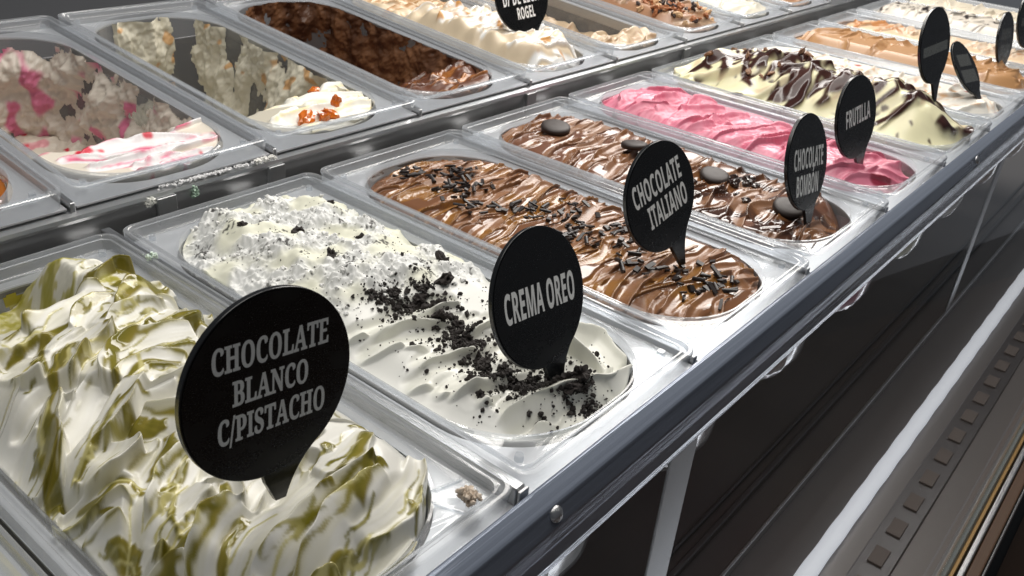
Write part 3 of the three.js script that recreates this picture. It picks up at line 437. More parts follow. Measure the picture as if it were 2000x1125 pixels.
{
  const P = posA(3); pan('clear plastic pan filled with glossy brown chocolate gelato and dark shavings', '', P, 0, false);
  const G = gelato('chocolate_gelato', 'glossy rippled brown chocolate gelato scattered with dark chocolate shavings', P), R = rng(33);
  const level = (x, z) => -0.0125 + 0.004 * edgeFade(x, z, 0.012) + 0.002 * noise(x * 30, z * 30, 4) - 0.006 * sst(-0.11, -0.15, z);
  body(G, [0.185, 0.083, 0.042]);
  const F = fieldItaliano = new Field(0.0007, flat, level, [0.17, 0.075, 0.035], 0.12);
  ridgedChoc(F, R, { n: 128, w0: 0.0026, w1: 0.0068, l0: 0.0010, l1: 0.0036, s0: -0.12, s1: 0.22, seed: 5, c1: [0.25, 0.116, 0.052], c2: [0.28, 0.126, 0.030], c3: [0.17, 0.07, 0.03], r1: 0.36 });
  F.blur(1, 0.45); F.build('cream', G, { clearcoat: 0.14, clearcoatRoughness: 0.12 });
  const cm = [0.022, 0.03, 0.017].map((v) => new THREE.MeshStandardMaterial({ color: colOf([v, v * 0.72, v * 0.66]), roughness: 0.42 }));
  const curl = (() => { const s = new THREE.Shape(); s.absarc(0, 0, 0.0016, 0.2, Math.PI * 1.25, false); s.absarc(0, 0, 0.0008, Math.PI * 1.25, 0.2, true); const g = new THREE.ExtrudeGeometry(s, { depth: 0.010, bevelEnabled: false, curveSegments: 6 }); g.translate(0, 0, -0.005); return g; })();
  const slab = [[0.0085, 0.0014, 0.0034], [0.0052, 0.0018, 0.0044], [0.0125, 0.0015, 0.0026], [0.0042, 0.0022, 0.0036]].map((d, i) => { const g = new THREE.BoxGeometry(...d, 2, 1, 1), p = g.attributes.position; for (let q = 0; q < p.count; q++) { const f = 1 + 0.28 * noise(p.getX(q) * 400 + i * 3, p.getY(q) * 400, p.getZ(q) * 400); p.setXYZ(q, p.getX(q) * f, p.getY(q) * f, p.getZ(q) * f); } g.computeVertexNormals(); return g; });
  const sp = [[-0.005, -0.14], [0.018, -0.112], [-0.012, -0.10], [0.008, -0.085], [-0.02, -0.058], [0.0, -0.03], [0.018, 0.0], [-0.002, 0.02], [0.03, 0.05], [0.01, 0.06], [-0.014, 0.09], [-0.006, 0.118], [0.01, 0.135], [-0.012, 0.145]];
  for (let k = 0; k < 235; k++) {
    const c = sp[Math.floor(R() * sp.length)], x = c[0] + (R() + R() - 1) * 0.026, z = c[1] + (R() + R() - 1) * 0.024; if (sdRR(x, z, OPX - 0.006, OPZ - 0.006, OPR) > 0) continue;
    const q = R(), m = part('chocolate_shaving', q < 0.25 ? curl : slab[Math.floor(R() * 4)], cm[Math.floor(R() * 3)], G); const s = mix(0.65, 1.15, R()); m.scale.setScalar(s);
    m.position.set(x, F.at(x, z) + 0.0012 + R() * 0.0016, z); m.rotation.set((R() - 0.5) * 0.8, R() * 6.3, (R() - 0.5) * 0.9);
  }
}
{
  const P = posA(4); pan('clear plastic pan filled with brown chocolate gelato and round bonbons', '', P, 0, false);
  const G = gelato('bonbon_gelato', 'brown chocolate gelato with round dark bonbons and pools of glossy sauce', P), R = rng(44);
  const level = (x, z) => -0.0125 + 0.005 * edgeFade(x, z, 0.012) + 0.003 * noise(x * 28, z * 28, 14) - 0.014 * sst(0.12, 0.16, z) * sst(-0.02, 0.03, x);
  body(G, [0.19, 0.092, 0.052]);
  const F = fieldBombon = new Field(0.0009, flat, level, [0.16, 0.07, 0.04], 0.14);
  ridgedChoc(F, R, { n: 104, w0: 0.0028, w1: 0.0078, l0: 0.0012, l1: 0.0044, s0: -0.15, s1: 0.3, seed: 15, c1: [0.25, 0.124, 0.064], c2: [0.20, 0.086, 0.034], c3: [0.14, 0.06, 0.032], r1: 0.38 });
  F.each((k, x, z) => { const a = sst(0.02, 0.12, z + 0.25 * noise(x * 30, z * 30, 5)) * sst(0.0, 0.2, noise(x * 45, z * 45, 25) + 0.2); F.paint(k, [0.045, 0.017, 0.009], a * 0.95); F.R[k] = mix(F.R[k], 0.05, a); });
  F.blur(1, 0.45); F.build('cream', G, { clearcoat: 0.14, clearcoatRoughness: 0.12 });
  const disc = new THREE.LatheGeometry([[0, 0.0042], [0.006, 0.0040], [0.0105, 0.0036], [0.0128, 0.0024], [0.0132, 0.0008], [0.0128, -0.002], [0, -0.002]].map((p) => new THREE.Vector2(...p)).reverse(), 30), dm = new THREE.MeshPhysicalMaterial({ color: colOf([0.028, 0.018, 0.015]), roughness: 0.55 });
  for (const [x, z, s, a] of [[-0.003, -0.122, 1.1, 0.1], [0.010, -0.04, 0.95, -0.1], [0.016, 0.042, 1.0, 0.15], [-0.006, 0.122, 1.0, 0.2]]) { const m = part('bonbon', disc, dm, G); m.position.set(x, F.at(x, z) + 0.0025, z); m.rotation.set(a, 0, a * 0.7); m.scale.setScalar(s); }
  const bl = [1, 2, 3].map((s) => lumpGeo(s * 2.1, 0.3, 2)), bm = new THREE.MeshPhysicalMaterial({ color: colOf([0.03, 0.015, 0.01]), roughness: 0.06, clearcoat: 1 });
  for (let k = 0; k < 9; k++) { const x = mix(-0.03, 0.045, R()), z = mix(0.02, 0.11, R()), s = mix(0.0035, 0.0065, R()), m = part('sauce_drop', bl[k % 3], bm, G); m.position.set(x, F.at(x, z), z); m.scale.set(s, s * 0.7, s); m.rotation.y = R() * 6; }
}
// --- pan 5: strawberry
{
  const P = posA(5); pan('clear plastic pan filled with pink strawberry gelato', '', P, 0, false);
  const G = gelato('strawberry_gelato', 'pink strawberry gelato with rough pulled ridges', P), R = rng(55);
  const level = (x, z) => -0.016 + 0.013 * edgeFade(x, z, 0.025) - 0.012 * sst(0.02, 0.055, x) * sst(-0.05, 0.1, z) + 0.004 * noise(x * 30, z * 22, 24);
  body(G, lin(212, 124, 146));
  const F = new Field(0.0011, flat, level, lin(212, 124, 146), 0.3);
  for (let k = 0; k < 46; k++) {
    const z = mix(-0.165, 0.168, (k + R()) / 46), x0 = mix(-0.092, 0.02, R()), len = mix(0.04, 0.10, R()), sl = mix(-0.1, 0.9, R()), pts = [];
    for (let q = 0; q <= 4; q++) { const t = q / 4; pts.push([x0 + len * t, z - 0.02 + sl * len * t + 0.004 * Math.sin(t * 5 + k)]); }
    F.stroke(pts, { w: mix(0.005, 0.012, R()), side: R() < 0.5 ? 1 : -1, tilt: mix(0.2, 0.6, R()), lip: mix(0.001, 0.004, R()), conc: 0.1, over: 0.0012, fine: 0.0006, seed: k, color: (u, s) => [...mix3(lin(216, 132, 152), lin(198, 98, 122), clamp(0.4 + noise(u * 4, s * 4, k) * 1.4, 0, 1)), 0.45] });
  }
  F.each((k, x, z) => { const a = sst(0.25, 0.45, noise(x * 40, z * 40, 66)) * sst(0.1, 0.15, z); F.paint(k, [0.28, 0.025, 0.05], a); F.H[k] += 0.0007 * noise(x * 220, z * 220, 2); });
  F.blur(1, 0.3); F.build('cream', G);
}
// --- pan 6: pale yellow cream with dark chocolate, heaped high
{
  const P = posA(6); pan('clear plastic pan under a high heap of pale yellow cream', '', P, 0, false);
  const G = gelato('marbled_gelato', 'high heap of pale yellow cream marbled with dark chocolate sauce', P), R = rng(66), Yc = lin(232, 227, 188), D = [0.042, 0.016, 0.013], T = lin(200, 172, 140);
  const level = (x, z) => -0.010 + 0.041 * Math.pow(edgeFade(x, z, 0.058), 0.75) * (1 - 0.3 * sst(-0.06, -0.15, z)) + 0.009 * noise(x * 24, z * 24, 44);
  body(G, Yc);
  const F = new Field(0.0011, flat, level, Yc, 0.35, 0.006);
  for (let k = 0; k < 30; k++) {
    const z = mix(-0.15, 0.165, (k + R() * 3) / 32), x0 = mix(-0.08, 0.02, R()), len = mix(0.05, 0.10, R()), sl = mix(-0.2, 1.3, R()), pts = [];
    for (let q = 0; q <= 4; q++) { const t = q / 4; pts.push([x0 + len * t, z - sl * len * 0.5 + sl * len * t + 0.008 * Math.sin(t * 4 + k)]); }
    const dk = R();
    F.stroke(pts, { w: mix(0.013, 0.025, R()), side: R() < 0.5 ? 1 : -1, tilt: mix(0.15, 0.5, R()), lip: mix(0.001, 0.004, R()), conc: mix(-0.15, 0.1, R()), over: 0.003, fine: 0.0002, seed: k * 3, color: (u, s) => { const d = sst(0.1, 0.22, noise(u * 1.3 + k, s * 2.0, 3) + (dk - 0.3) * 0.6), tn = sst(0.2, 0.5, noise(u * 3, s * 5, k + 8)); return [...mix3(mix3(Yc, T, tn * 0.6), D, d), mix(0.32, 0.15, d)]; } });
  }
  for (let k = 0; k < 34; k++) {
    const z = mix(-0.145, 0.12, (k + R()) / 34), x0 = mix(-0.06, 0.01, R()), len = mix(0.03, 0.075, R()), sl = mix(-0.6, 1.1, R()), ph = R() * 6, pts = [];
    for (let q = 0; q <= 6; q++) { const t = q / 6; pts.push([x0 + len * t + 0.006 * Math.sin(t * 5 + ph), z + sl * len * t + 0.01 * Math.sin(t * 5 + ph * 2)]); }
    F.stroke(pts, { w: mix(0.003, 0.0085, R()) * (z > 0.06 ? 0.6 : 1), follow: mix(0.0008, 0.002, R()), n: 36, seed: 500 + k, color: (u, s) => [...mix3(D, [0.075, 0.032, 0.024], clamp(0.3 + noise(s * 4, u * 3, k), 0, 1)), 0.16] });
  }
  F.each((k, x, z) => { F.paint(k, D, sst(0.5, 0.55, noise(x * 110, z * 110, 9)) * 0.9); });
  F.blur(7, 0.6); F.soften(5); F.build('cream', G);
  const nm = new THREE.MeshStandardMaterial({ color: colOf([0.25, 0.13, 0.07]), roughness: 0.6 }), ng = [1, 2, 3].map((s) => lumpGeo(s * 9.1, 0.6, 1, 1.4, 0.5, 0.9));
  for (let k = 0; k < 22; k++) { const x = mix(-0.04, 0.045, R()), z = mix(-0.14, -0.02, R()), m = part('wafer_bit', ng[k % 3], nm, G); m.position.set(x, F.at(x, z) + 0.001, z); m.rotation.set(R() * 6, R() * 6, R()); m.scale.setScalar(mix(0.0025, 0.005, R())); }
}
// --- the far pans of the front row
function plainGelato(k, pans, name, label, seed, o, pos, tilt, panLabel) {
  pan(panLabel, '', pos, tilt, false);
  const G = gelato(name, label, pos, tilt), R = rng(seed), F = new Field(o.cell ?? 0.0014, flat, o.level, o.c1, o.rough ?? 0.35, o.overflow ?? 0);
  if (pans === 'A') body(G, o.c1);
  for (let q = 0; q < (o.n ?? 34); q++) {
    const z = mix(o.z0 ?? -0.165, 0.168, (q + R()) / (o.n ?? 34)), x0 = mix(-0.066, 0.015, R()), len = mix(0.035, 0.1, R()), sl = mix(-0.25, 0.4, R()), pts = [];
    for (let t = 0; t <= 4; t++) pts.push([x0 + len * t / 4, z + sl * len * (t / 4 - 0.5) + 0.004 * Math.sin(t * 1.3 + q)]);
    F.stroke(pts, { w: mix(0.005, 0.011, R()) * (o.ws ?? 1), side: R() < 0.6 ? 1 : -1, tilt: mix(0.2, 0.6, R()), lip: mix(0.001, 0.0035, R()) * (o.ls ?? 1), conc: 0.1, over: 0.001, fine: 0.0004, seed: q + seed, lift: o.lift && R() < 0.5 ? o.lift : 0, color: (u, s, x, zz) => o.color(u, s, x, zz, q) });
  }
  if (o.post) F.each((i, x, z) => o.post(F, i, x, z));
  F.blur(2, 0.4); F.soften(2); F.build('cream', G); return { G, F, R };
}
plainGelato(7, 'A', 'berry_cream_gelato', 'white cream gelato with small red fruit bits behind the marbled heap', 77, { level: (x, z) => -0.016 + 0.012 * edgeFade(x, z, 0.02), c1: [0.72, 0.69, 0.62], color: (u, s, x, z, q) => mix3([0.74, 0.71, 0.64], lin(205, 165, 125), sst(0.1, 0.4, noise(u * 3, s * 4, q))), post: (F, i, x, z) => F.paint(i, lin(170, 60, 45), sst(0.45, 0.52, noise(x * 90, z * 90, 3))) }, posA(7), 0, 'clear plastic pan of white cream gelato with red bits');
plainGelato(8, 'A', 'caramel_gelato', 'caramel brown gelato with soft ridges', 88, { level: (x, z) => -0.014 + 0.018 * edgeFade(x, z, 0.03), c1: lin(168, 126, 84), color: (u, s, x, z, q) => mix3(lin(172, 132, 90), lin(142, 98, 58), clamp(0.4 + noise(u * 4, s * 3, q) * 1.3, 0, 1)) }, posA(8), 0, 'clear plastic pan filled with caramel brown gelato');
plainGelato(9, 'A', 'toffee_cream_gelato', 'off white gelato with toffee streaks beyond the caramel one', 99, { level: (x, z) => -0.018 + 0.013 * edgeFade(x, z, 0.03), c1: lin(205, 180, 150), color: (u, s, x, z, q) => mix3(lin(212, 196, 176), lin(176, 120, 72), sst(-0.05, 0.4, noise(u * 3, s * 3, q) + 1.4 * sst(-0.04, -0.15, z) - 0.1)) }, posA(9), 0, 'clear plastic pan of off white gelato with toffee streaks');
plainGelato(10, 'A', 'fudge_ripple_gelato', 'off white gelato with black fudge ripple at the far end', 110, { level: (x, z) => -0.012 + 0.018 * edgeFade(x, z, 0.03), c1: lin(200, 192, 180), color: (u, s, x, z, q) => mix3(lin(205, 198, 186), lin(42, 34, 32), sst(0.02, 0.16, noise(u * 2, s * 3, q))) }, posA(10), 0, 'clear plastic pan of off white gelato with black fudge');
plainGelato(11, 'A', 'vanilla_gelato', 'pale vanilla gelato in the last pan of the front row', 111, { level: (x, z) => -0.014 + 0.012 * edgeFade(x, z, 0.03), c1: lin(210, 200, 180), color: () => lin(212, 202, 184) }, posA(11), 0, 'clear plastic pan of pale vanilla gelato, last in the front row');
plainGelato(0, 'A', 'lemon_gelato', 'pale yellow lemon gelato beside the pistachio pan', 112, { level: (x, z) => -0.016 + 0.016 * edgeFade(x, z, 0.03), c1: lin(225, 215, 150), color: () => lin(226, 216, 150) }, posA(0), 0, 'clear plastic pan of pale yellow lemon gelato');

// ================================================================ back row
const tB = ROWB.tilt;
const bc = (u, s, q, a, b) => mix3(a, b, clamp(0.4 + noise(u * 4, s * 3, q) * 1.3, 0, 1));
// B0: amber sauce
plainGelato(0, 'B', 'amber_gelato', 'amber caramel sauce gelato at the edge beside the pink streaked pan', 120, { level: (x, z) => -0.014 + 0.006 * edgeFade(x, z, 0.02), c1: lin(165, 95, 30), rough: 0.1, color: (u, s, x, z, q) => [...bc(u, s, q, lin(178, 110, 36), lin(110, 58, 20)), 0.08] }, posB(0), tB, 'clear plastic pan of amber caramel gelato');
// B1: white with pink syrup, mostly scooped out
{
  const Wc = [0.80, 0.78, 0.78], Pk = lin(222, 88, 128), Bg = lin(222, 213, 198);
  const { G } = plainGelato(1, 'B', 'pink_swirl_gelato', 'half empty white gelato with bright pink syrup swirls', 121, {
    cell: 0.0009, z0: 0.04, n: 16, ws: 1.1, level: (x, z) => { const t = z + 0.2 * Math.abs(x + 0.005) + 0.01 * noise(x * 60, z * 60, 4); return mix(-0.115 + 0.01 * noise(x * 40, z * 40, 2) + 0.012 * sst(0.02, 0.06, Math.abs(x)), -0.010, sst(0.055, 0.112, t)); }, c1: (x, z) => mix3(Bg, Pk, sst(0.3, 0.45, noise(x * 50, z * 50, 8)) * 0.6),
    color: (u, s, x, z, q) => [...mix3(Wc, Pk, sst(0.12, 0.36, noise(u * 2.4, s * 2.6, q + 5))), 0.28], post: (F, i, x, z) => { F.H[i] += 0.0028 * fbm(x * 150, z * 150, 3, 2) * sst(0.11, 0.06, z); F.paint(i, lin(210, 30, 60), sst(0.5, 0.55, noise(x * 70, z * 70, 21))); },
  }, posB(1), tB, 'half empty clear plastic pan with pink streaked white gelato stuck to its wall');
  wallFilm('wall_film', G, { thick: (x, y, z, v) => (x > -0.03 ? 0.030 * (fbm(x * 22 + 2, y * 26, z * 26, 5) + 0.19 - 0.14 * sst(0.2, 0, v)) + 0.003 * fbm(x * 130, y * 130, z * 130, 3) : -1), color: (x, y, z) => mix3(lin(214, 204, 190), lin(214, 120, 150), sst(0.18, 0.4, noise(x * 45, y * 45, z * 45))) });
}
// B2: white with candied orange
{
  const Wc = [0.82, 0.80, 0.72];
  const { G, F, R } = plainGelato(2, 'B', 'candied_fruit_gelato', 'half empty white gelato with orange candied fruit pieces', 122, {
    cell: 0.001, z0: 0.03, n: 18, level: (x, z) => { const t = z + 0.25 * x + 0.012 * noise(x * 60, z * 60, 14); return mix(-0.13 + 0.006 * noise(x * 40, z * 40, 2), -0.013, sst(0.045, 0.095, t)); }, c1: lin(190, 184, 168),
    color: (u, s, x, z, q) => [...mix3(Wc, lin(238, 222, 170), sst(0.1, 0.4, noise(u * 3, s * 3, q))), 0.3],
  }, posB(2), tB, 'half empty clear plastic pan of white gelato with clumps on its wall');
  const og = [1, 2, 3].map((s) => lumpGeo(s * 4.7, 0.35, 2, 1.3, 0.8, 1)), om = new THREE.MeshPhysicalMaterial({ color: colOf(lin(205, 105, 25)), roughness: 0.12, clearcoat: 0.6 });
  for (const [x, z, s] of [[-0.018, 0.138, 0.0085], [0.004, 0.142, 0.0075], [0.024, 0.128, 0.006], [-0.006, 0.148, 0.005], [0.034, 0.085, 0.0055], [0.046, 0.065, 0.004]]) { const m = part('candied_fruit', og[Math.floor(R() * 3)], om, G); m.position.set(x, F.at(x, z) + 0.002, z); m.rotation.set(R() * 6, R() * 6, R() * 6); m.scale.setScalar(s); }
  wallFilm('wall_film', G, { thick: (x, y, z, v) => (x > -0.03 ? 0.034 * (fbm(x * 20 + 12, y * 13, z * 27, 5) + 0.13) + 0.003 * fbm(x * 130, y * 130, z * 130, 3) : -1), color: (x, y, z) => mix3(lin(222, 216, 196), lin(214, 150, 60), 0.7 * sst(0.46, 0.56, noise(x * 60, y * 60, z * 60 + 3))) });
}
// B3: dark chocolate, scooped
{
  const { G } = plainGelato(3, 'B', 'dark_chocolate_gelato', 'scooped dark chocolate gelato with orange brown sauce by its edge', 123, {
    cell: 0.0011, level: (x, z) => -0.09 + 0.075 * sst(-0.02, 0.13, z + 0.3 * x) + 0.008 * noise(x * 40, z * 40, 5), c1: lin(96, 58, 40),
    color: (u, s, x, z, q) => [...mix3(bc(u, s, q, lin(104, 64, 44), lin(62, 34, 24)), lin(176, 112, 50), sst(0.07, 0.12, z) * sst(-0.1, 0.2, noise(u * 2, s * 2, q)) * 0.85), 0.25], post: (F, i, x, z) => { F.H[i] += 0.007 * fbm(x * 90, z * 90, 13, 3) * sst(0.14, 0.10, z); },
  }, posB(3), tB, 'clear plastic pan of scooped dark chocolate gelato');
  wallFilm('wall_film', G, { nS: 520, rough: 0.35, thick: (x, y, z) => 0.014 * (fbm(x * 34, y * 34, z * 34, 5) + 0.25) + 0.003 * fbm(x * 150, y * 150, z * 150, 3), color: (x, y, z) => bc(x * 20, z * 20, 3, lin(122, 84, 56), lin(84, 54, 36)) });
}
// B4: toasted meringue
plainGelato(4, 'B', 'meringue_gelato', 'white toasted meringue peaks over caramel gelato with a sign stuck in', 124, {
  cell: 0.001, n: 90, ls: 1.1, ws: 0.6, lift: 0.002, overflow: 0.001, level: (x, z) => -0.02 + (0.010 + 0.018 * sst(-0.06, 0.01, z + 0.05 * noise(x * 30, z * 30, 3))) * edgeFade(x, z, 0.025) + 0.007 * noise(x * 55, z * 55, 9), c1: lin(212, 194, 166),
  color: (u, s, x, z, q) => { const b = sst(-0.07, -0.02, z + 0.04 * noise(x * 40, z * 40, 6)); return mix3(mix3(lin(172, 122, 66), lin(222, 200, 168), sst(-0.1, 0.2, noise(u * 3, s * 3, q))), mix3([0.83, 0.82, 0.79], lin(196, 142, 78), sst(0.2, 0.4, noise(x * 60, z * 60, 3))), b); },
}, posB(4), tB, 'clear plastic pan of toasted white meringue gelato');
plainGelato(5, 'B', 'beige_gelato', 'wavy beige gelato low in its pan beyond the meringue', 125, { n: 22, ws: 1.4, ls: 2, level: (x, z) => -0.04 + 0.03 * sst(0.06, 0.14, z) + 0.012 * noise(x * 40, z * 40, 3), c1: lin(190, 168, 140), color: (u, s, x, z, q) => bc(u, s, q, lin(206, 186, 158), lin(150, 118, 88)) }, posB(5), tB, 'clear plastic pan of low wavy beige gelato');
{
  const { G, F, R } = plainGelato(6, 'B', 'nut_gelato', 'gelato covered with chopped nuts and chocolate pieces', 126, { level: (x, z) => -0.012 + 0.016 * edgeFade(x, z, 0.03), c1: lin(150, 110, 80), color: (u, s, x, z, q) => bc(u, s, q, lin(190, 160, 130), lin(70, 46, 36)) }, posB(6), tB, 'clear plastic pan of nut covered gelato');
  const g = [1, 2, 3].map((s) => lumpGeo(s * 6.1, 0.5, 1, 1.3, 0.6, 0.9)), ms = [lin(206, 170, 130), lin(52, 34, 28), lin(160, 98, 56)].map((c) => new THREE.MeshStandardMaterial({ color: colOf(c), roughness: 0.6 }));
  for (let k = 0; k < 130; k++) { const x = mix(-0.055, 0.055, R()), z = mix(-0.05, 0.155, R()); if (sdRR(x, z, OPX - 0.005, OPZ - 0.005, OPR) > 0) continue; const m = part('nut_piece', g[k % 3], ms[Math.floor(R() * 3)], G); m.position.set(x, F.at(x, z) + 0.0015, z); m.rotation.set(R() * 6, R() * 6, R() * 6); m.scale.setScalar(mix(0.003, 0.0065, R())); }
}
plainGelato(7, 'B', 'ivory_gelato', 'smooth ivory gelato beyond the nut covered pan', 127, { level: (x, z) => -0.012 + 0.012 * edgeFade(x, z, 0.03), c1: lin(206, 200, 184), color: () => lin(208, 203, 188) }, posB(7), tB, 'clear plastic pan of smooth ivory gelato');
plainGelato(8, 'B', 'hazelnut_gelato', 'light brown hazelnut gelato, last of the back row', 128, { level: (x, z) => -0.012 + 0.012 * edgeFade(x, z, 0.03), c1: lin(150, 112, 80), color: () => lin(154, 116, 84) }, posB(8), tB, 'clear plastic pan of light brown hazelnut gelato');

// ================================================================ signs
function signPrint(lines, o) {
  const S = 768, cv = document.createElement('canvas'); cv.width = cv.height = S; const c = cv.getContext('2d');
  c.fillStyle = '#0b0c0d'; c.fillRect(0, 0, S, S); c.fillStyle = o.ink ?? '#f4f5f2'; c.textAlign = 'center'; c.textBaseline = 'alphabetic';
  for (const l of lines) {
    c.save(); c.translate(S * (0.5 + (l.x ?? 0)), S * (0.5 - l.y)); c.rotate(-(l.rot ?? 0));
    if (l.bar) { c.fillStyle = o.ink; c.fillRect(-S * l.w / 2, -S * l.h / 2, S * l.w, S * l.h); }
    else { const px = l.h * S / 0.72; c.font = `bold ${Math.round(px)}px ${l.font ?? 'sans-serif'}`; const m = c.measureText(l.t).width; c.scale(l.w * S / m, 1); c.fillText(l.t, 0, 0); if (l.fat) { c.lineWidth = l.fat; c.strokeStyle = o.ink ?? '#f4f5f2'; c.strokeText(l.t, 0, 0); } }
    c.restore();
  }
  const t = new THREE.CanvasTexture(cv); t.colorSpace = THREE.SRGBColorSpace; return t;
}
function sign(label, pos, yaw, lean, roll, r, lines, o = {}) {
  const g = thing('flavour_sign', label, 'sign', 'flavour signs stuck in the gelato');
  const n = new THREE.Vector3(Math.sin(yaw), 0, Math.cos(yaw)), rr = new THREE.Vector3(Math.cos(yaw), 0, -Math.sin(yaw)), u = new THREE.Vector3(0, 1, 0).multiplyScalar(Math.cos(lean)).addScaledVector(n, -Math.sin(lean));
  const r3 = rr.clone().multiplyScalar(Math.cos(roll)).addScaledVector(u, Math.sin(roll)), u3 = u.clone().multiplyScalar(Math.cos(roll)).addScaledVector(rr, -Math.sin(roll));
  const m4 = new THREE.Matrix4().makeBasis(r3, u3, r3.clone().cross(u3)); g.position.set(...pos); g.quaternion.setFromRotationMatrix(m4);
  const s = new THREE.Shape(), t = r / 0.038, a0 = -Math.PI / 2 - 0.05, a1 = -Math.PI / 2 + 0.72;
  s.absarc(0, 0, r, a1, a0 + Math.PI * 2, false);
  s.lineTo(-0.0005 * t, -r - 0.004 * t); s.lineTo(0.0045 * t, -r - (o.tail ?? 0.020) * t); s.lineTo(0.009 * t, -r - (o.tail ?? 0.020) * t);
  s.quadraticCurveTo(0.013 * t, -r + 0.001 * t, Math.cos(a1) * r, Math.sin(a1) * r);
  const ex = new THREE.ExtrudeGeometry(s, { depth: 0.0022, bevelEnabled: true, bevelThickness: 0.0003, bevelSize: 0.0003, bevelSegments: 2, curveSegments: 72 }); ex.translate(0, 0, -0.0025);
  const plate = part('plate', ex, M.sign, g);
  const f = new THREE.CircleGeometry(r * 0.985, 64), tex = signPrint(lines, o);
  const m = part('print', f, new THREE.MeshPhysicalMaterial({ map: tex, roughness: 1, roughnessMap: M.smudge }), plate); m.position.z = 0.00035;
  return g;
}
const SER = { font: 'serif' };
sign('black round sign reading CHOCOLATE BLANCO C/PISTACHO, stuck in the pistachio cream', [-0.0933, 0.0706, 0.299], 0.003, 0.095, -0.17, 0.0395, [{ t: 'CHOCOLATE', y: 0.145, h: 0.135, w: 0.70, ...SER, fat: 5, rot: 0.03 }, { t: 'BLANCO', y: -0.045, h: 0.13, w: 0.46, x: 0.0, ...SER, fat: 5, rot: 0.03 }, { t: 'C/PISTACHO', y: -0.235, h: 0.135, w: 0.66, x: 0.02, ...SER, fat: 5, rot: 0.03 }], { tail: 0.013, ink: '#dfe1de' });
sign('black round sign reading CREMA and a cookie name, stuck in the cookie crumbs', [0.0757, 0.0458, 0.3031], 0.005, 0.335, -0.09, 0.038, [{ t: 'CREMA OREO', y: -0.10, h: 0.215, w: 0.80, fat: 3 }]);
sign('black round sign reading CHOCOLATE ITALIANO, standing in the shavings', [0.2502, 0.045, 0.2728], -0.11, 0.278, 0.25, 0.038, [{ t: 'CHOCOLATE', y: 0.05, h: 0.215, w: 0.74, x: -0.02, fat: 3 }, { t: 'ITALIANO', y: -0.22, h: 0.215, w: 0.6, x: 0.06, fat: 3 }]);
sign('black round sign reading CHOCOLATE BOMBÓN, in the bonbon gelato', [0.4135, 0.0419, 0.3101], -0.008, 0.267, -0.117, 0.038, [{ t: 'CHOCOLATE', y: -0.06, h: 0.215, w: 0.76, x: 0.02, fat: 3 }, { t: 'BOMBÓN', y: -0.34, h: 0.215, w: 0.58, x: 0.0, fat: 3 }]);
sign('black round sign reading FRUTILLA, in the pink gelato', [0.569, 0.0423, 0.2917], -0.112, 0.243, 0.088, 0.038, [{ t: 'FRUTILLA', y: -0.08, h: 0.215, w: 0.64, x: 0.02, fat: 3 }]);
sign('black round sign with one grey line, on top of the marbled heap', [0.7762, 0.0791, 0.2899], -0.095, 0.244, 0.045, 0.0395, [{ bar: 1, y: -0.04, w: 0.82, h: 0.13 }], { ink: '#6f726f' });
sign('black sign leaning far back with two grey blocks, in the cream with red bits', [0.9500, 0.0286, 0.2909], -0.02, 0.67, -0.1, 0.0345, [{ bar: 1, y: 0.14, w: 0.62, h: 0.22 }, { bar: 1, y: -0.16, w: 0.72, h: 0.24 }], { ink: '#4b4d4b' });
sign('small black sign with two grey lines, in the caramel gelato', [1.1561, 0.0347, 0.286], -0.05, 0.231, -0.042, 0.0362, [{ bar: 1, y: 0.1, w: 0.6, h: 0.2 }, { bar: 1, y: -0.2, w: 0.66, h: 0.2 }], { ink: '#4b4d4b' });
sign('black round sign with one dim line, in the toffee streaked gelato', [1.3169, 0.0395, 0.2797], -0.159, 0.251, 0, 0.0395, [{ bar: 1, y: 0.0, w: 0.7, h: 0.16 }], { ink: '#4b4d4b' });
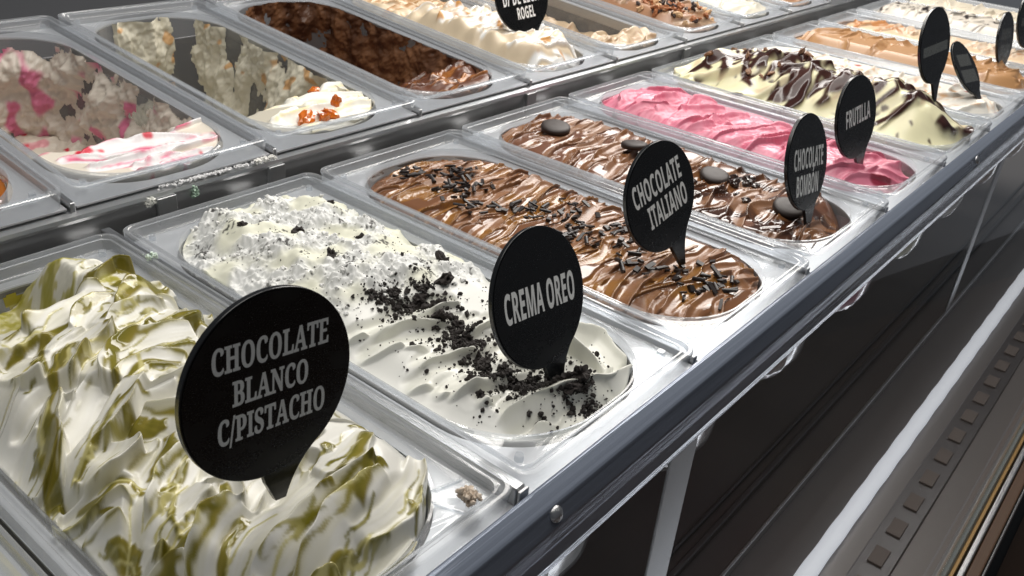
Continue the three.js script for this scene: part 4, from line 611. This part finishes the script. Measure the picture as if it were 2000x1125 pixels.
sign('black round sign ending in LECHE ROGEL, stuck in the toasted meringue', [0.5914, 0.0684, -0.1284], -0.188, 0.295, 0.096, 0.0398, [{ t: 'D/ DE LECHE', y: 0.0 - 0.08, h: 0.17, w: 0.80, fat: 3 }, { t: 'ROGEL', y: -0.30, h: 0.17, w: 0.36, x: 0.02, fat: 3 }]);

// ================================================================ spilled bits
function dab(label, pos, list, color, rough = 0.6) {
  const m = crumbs(numbered('gelato_dab'), scene, list, new THREE.MeshStandardMaterial({ color: colOf(color), roughness: rough }));
  m.position.set(...pos); m.userData = { label, category: 'spill' }; return m;
}
{
  const R = rng(200), blob = (n, sx, sy, sz, s) => Array.from({ length: n }, () => [(R() + R() - 1) * sx, R() * sy, (R() + R() - 1) * sz, s * (0.4 + 0.6 * R())]);
  dab('white smear of gelato along the steel rail under the pink swirl pan', [0.10, 0.001, -0.036], blob(240, 0.05, 0.0012, 0.003, 0.0012), [0.78, 0.78, 0.78]);
  dab('knobbly white crumb on the steel rail near the candied fruit pan', [0.15, 0.001, -0.034], blob(90, 0.012, 0.003, 0.003, 0.0014), [0.8, 0.79, 0.75]);
  dab('pale green drip on the steel rail', [0.085, -0.012, -0.0335], blob(50, 0.003, 0.009, 0.0012, 0.0018), lin(175, 200, 180));
  dab('white drip hanging from the steel rail', [0.048, -0.008, -0.0325], blob(40, 0.004, 0.005, 0.0012, 0.0018), [0.78, 0.78, 0.72]);
  dab('brown and white crumb on the corner of the pistachio pan', [-0.021, -0.0065, 0.343], blob(90, 0.004, 0.005, 0.006, 0.0018), lin(206, 190, 172));
  dab('small white crumb between the cookie cream and chocolate pans', [0.170, 0.0, 0.208], blob(60, 0.004, 0.005, 0.004, 0.0019), [0.80, 0.80, 0.76]);
  dab('mint and white crumb beside the swirled pistachio cream', [-0.004, 0.0, 0.055], blob(34, 0.004, 0.003, 0.003, 0.0013), lin(205, 220, 208));
}
scene.traverse((o) => { if (o.isMesh) o.castShadow = o.receiveShadow = true; });
renderer.render(scene, camera);
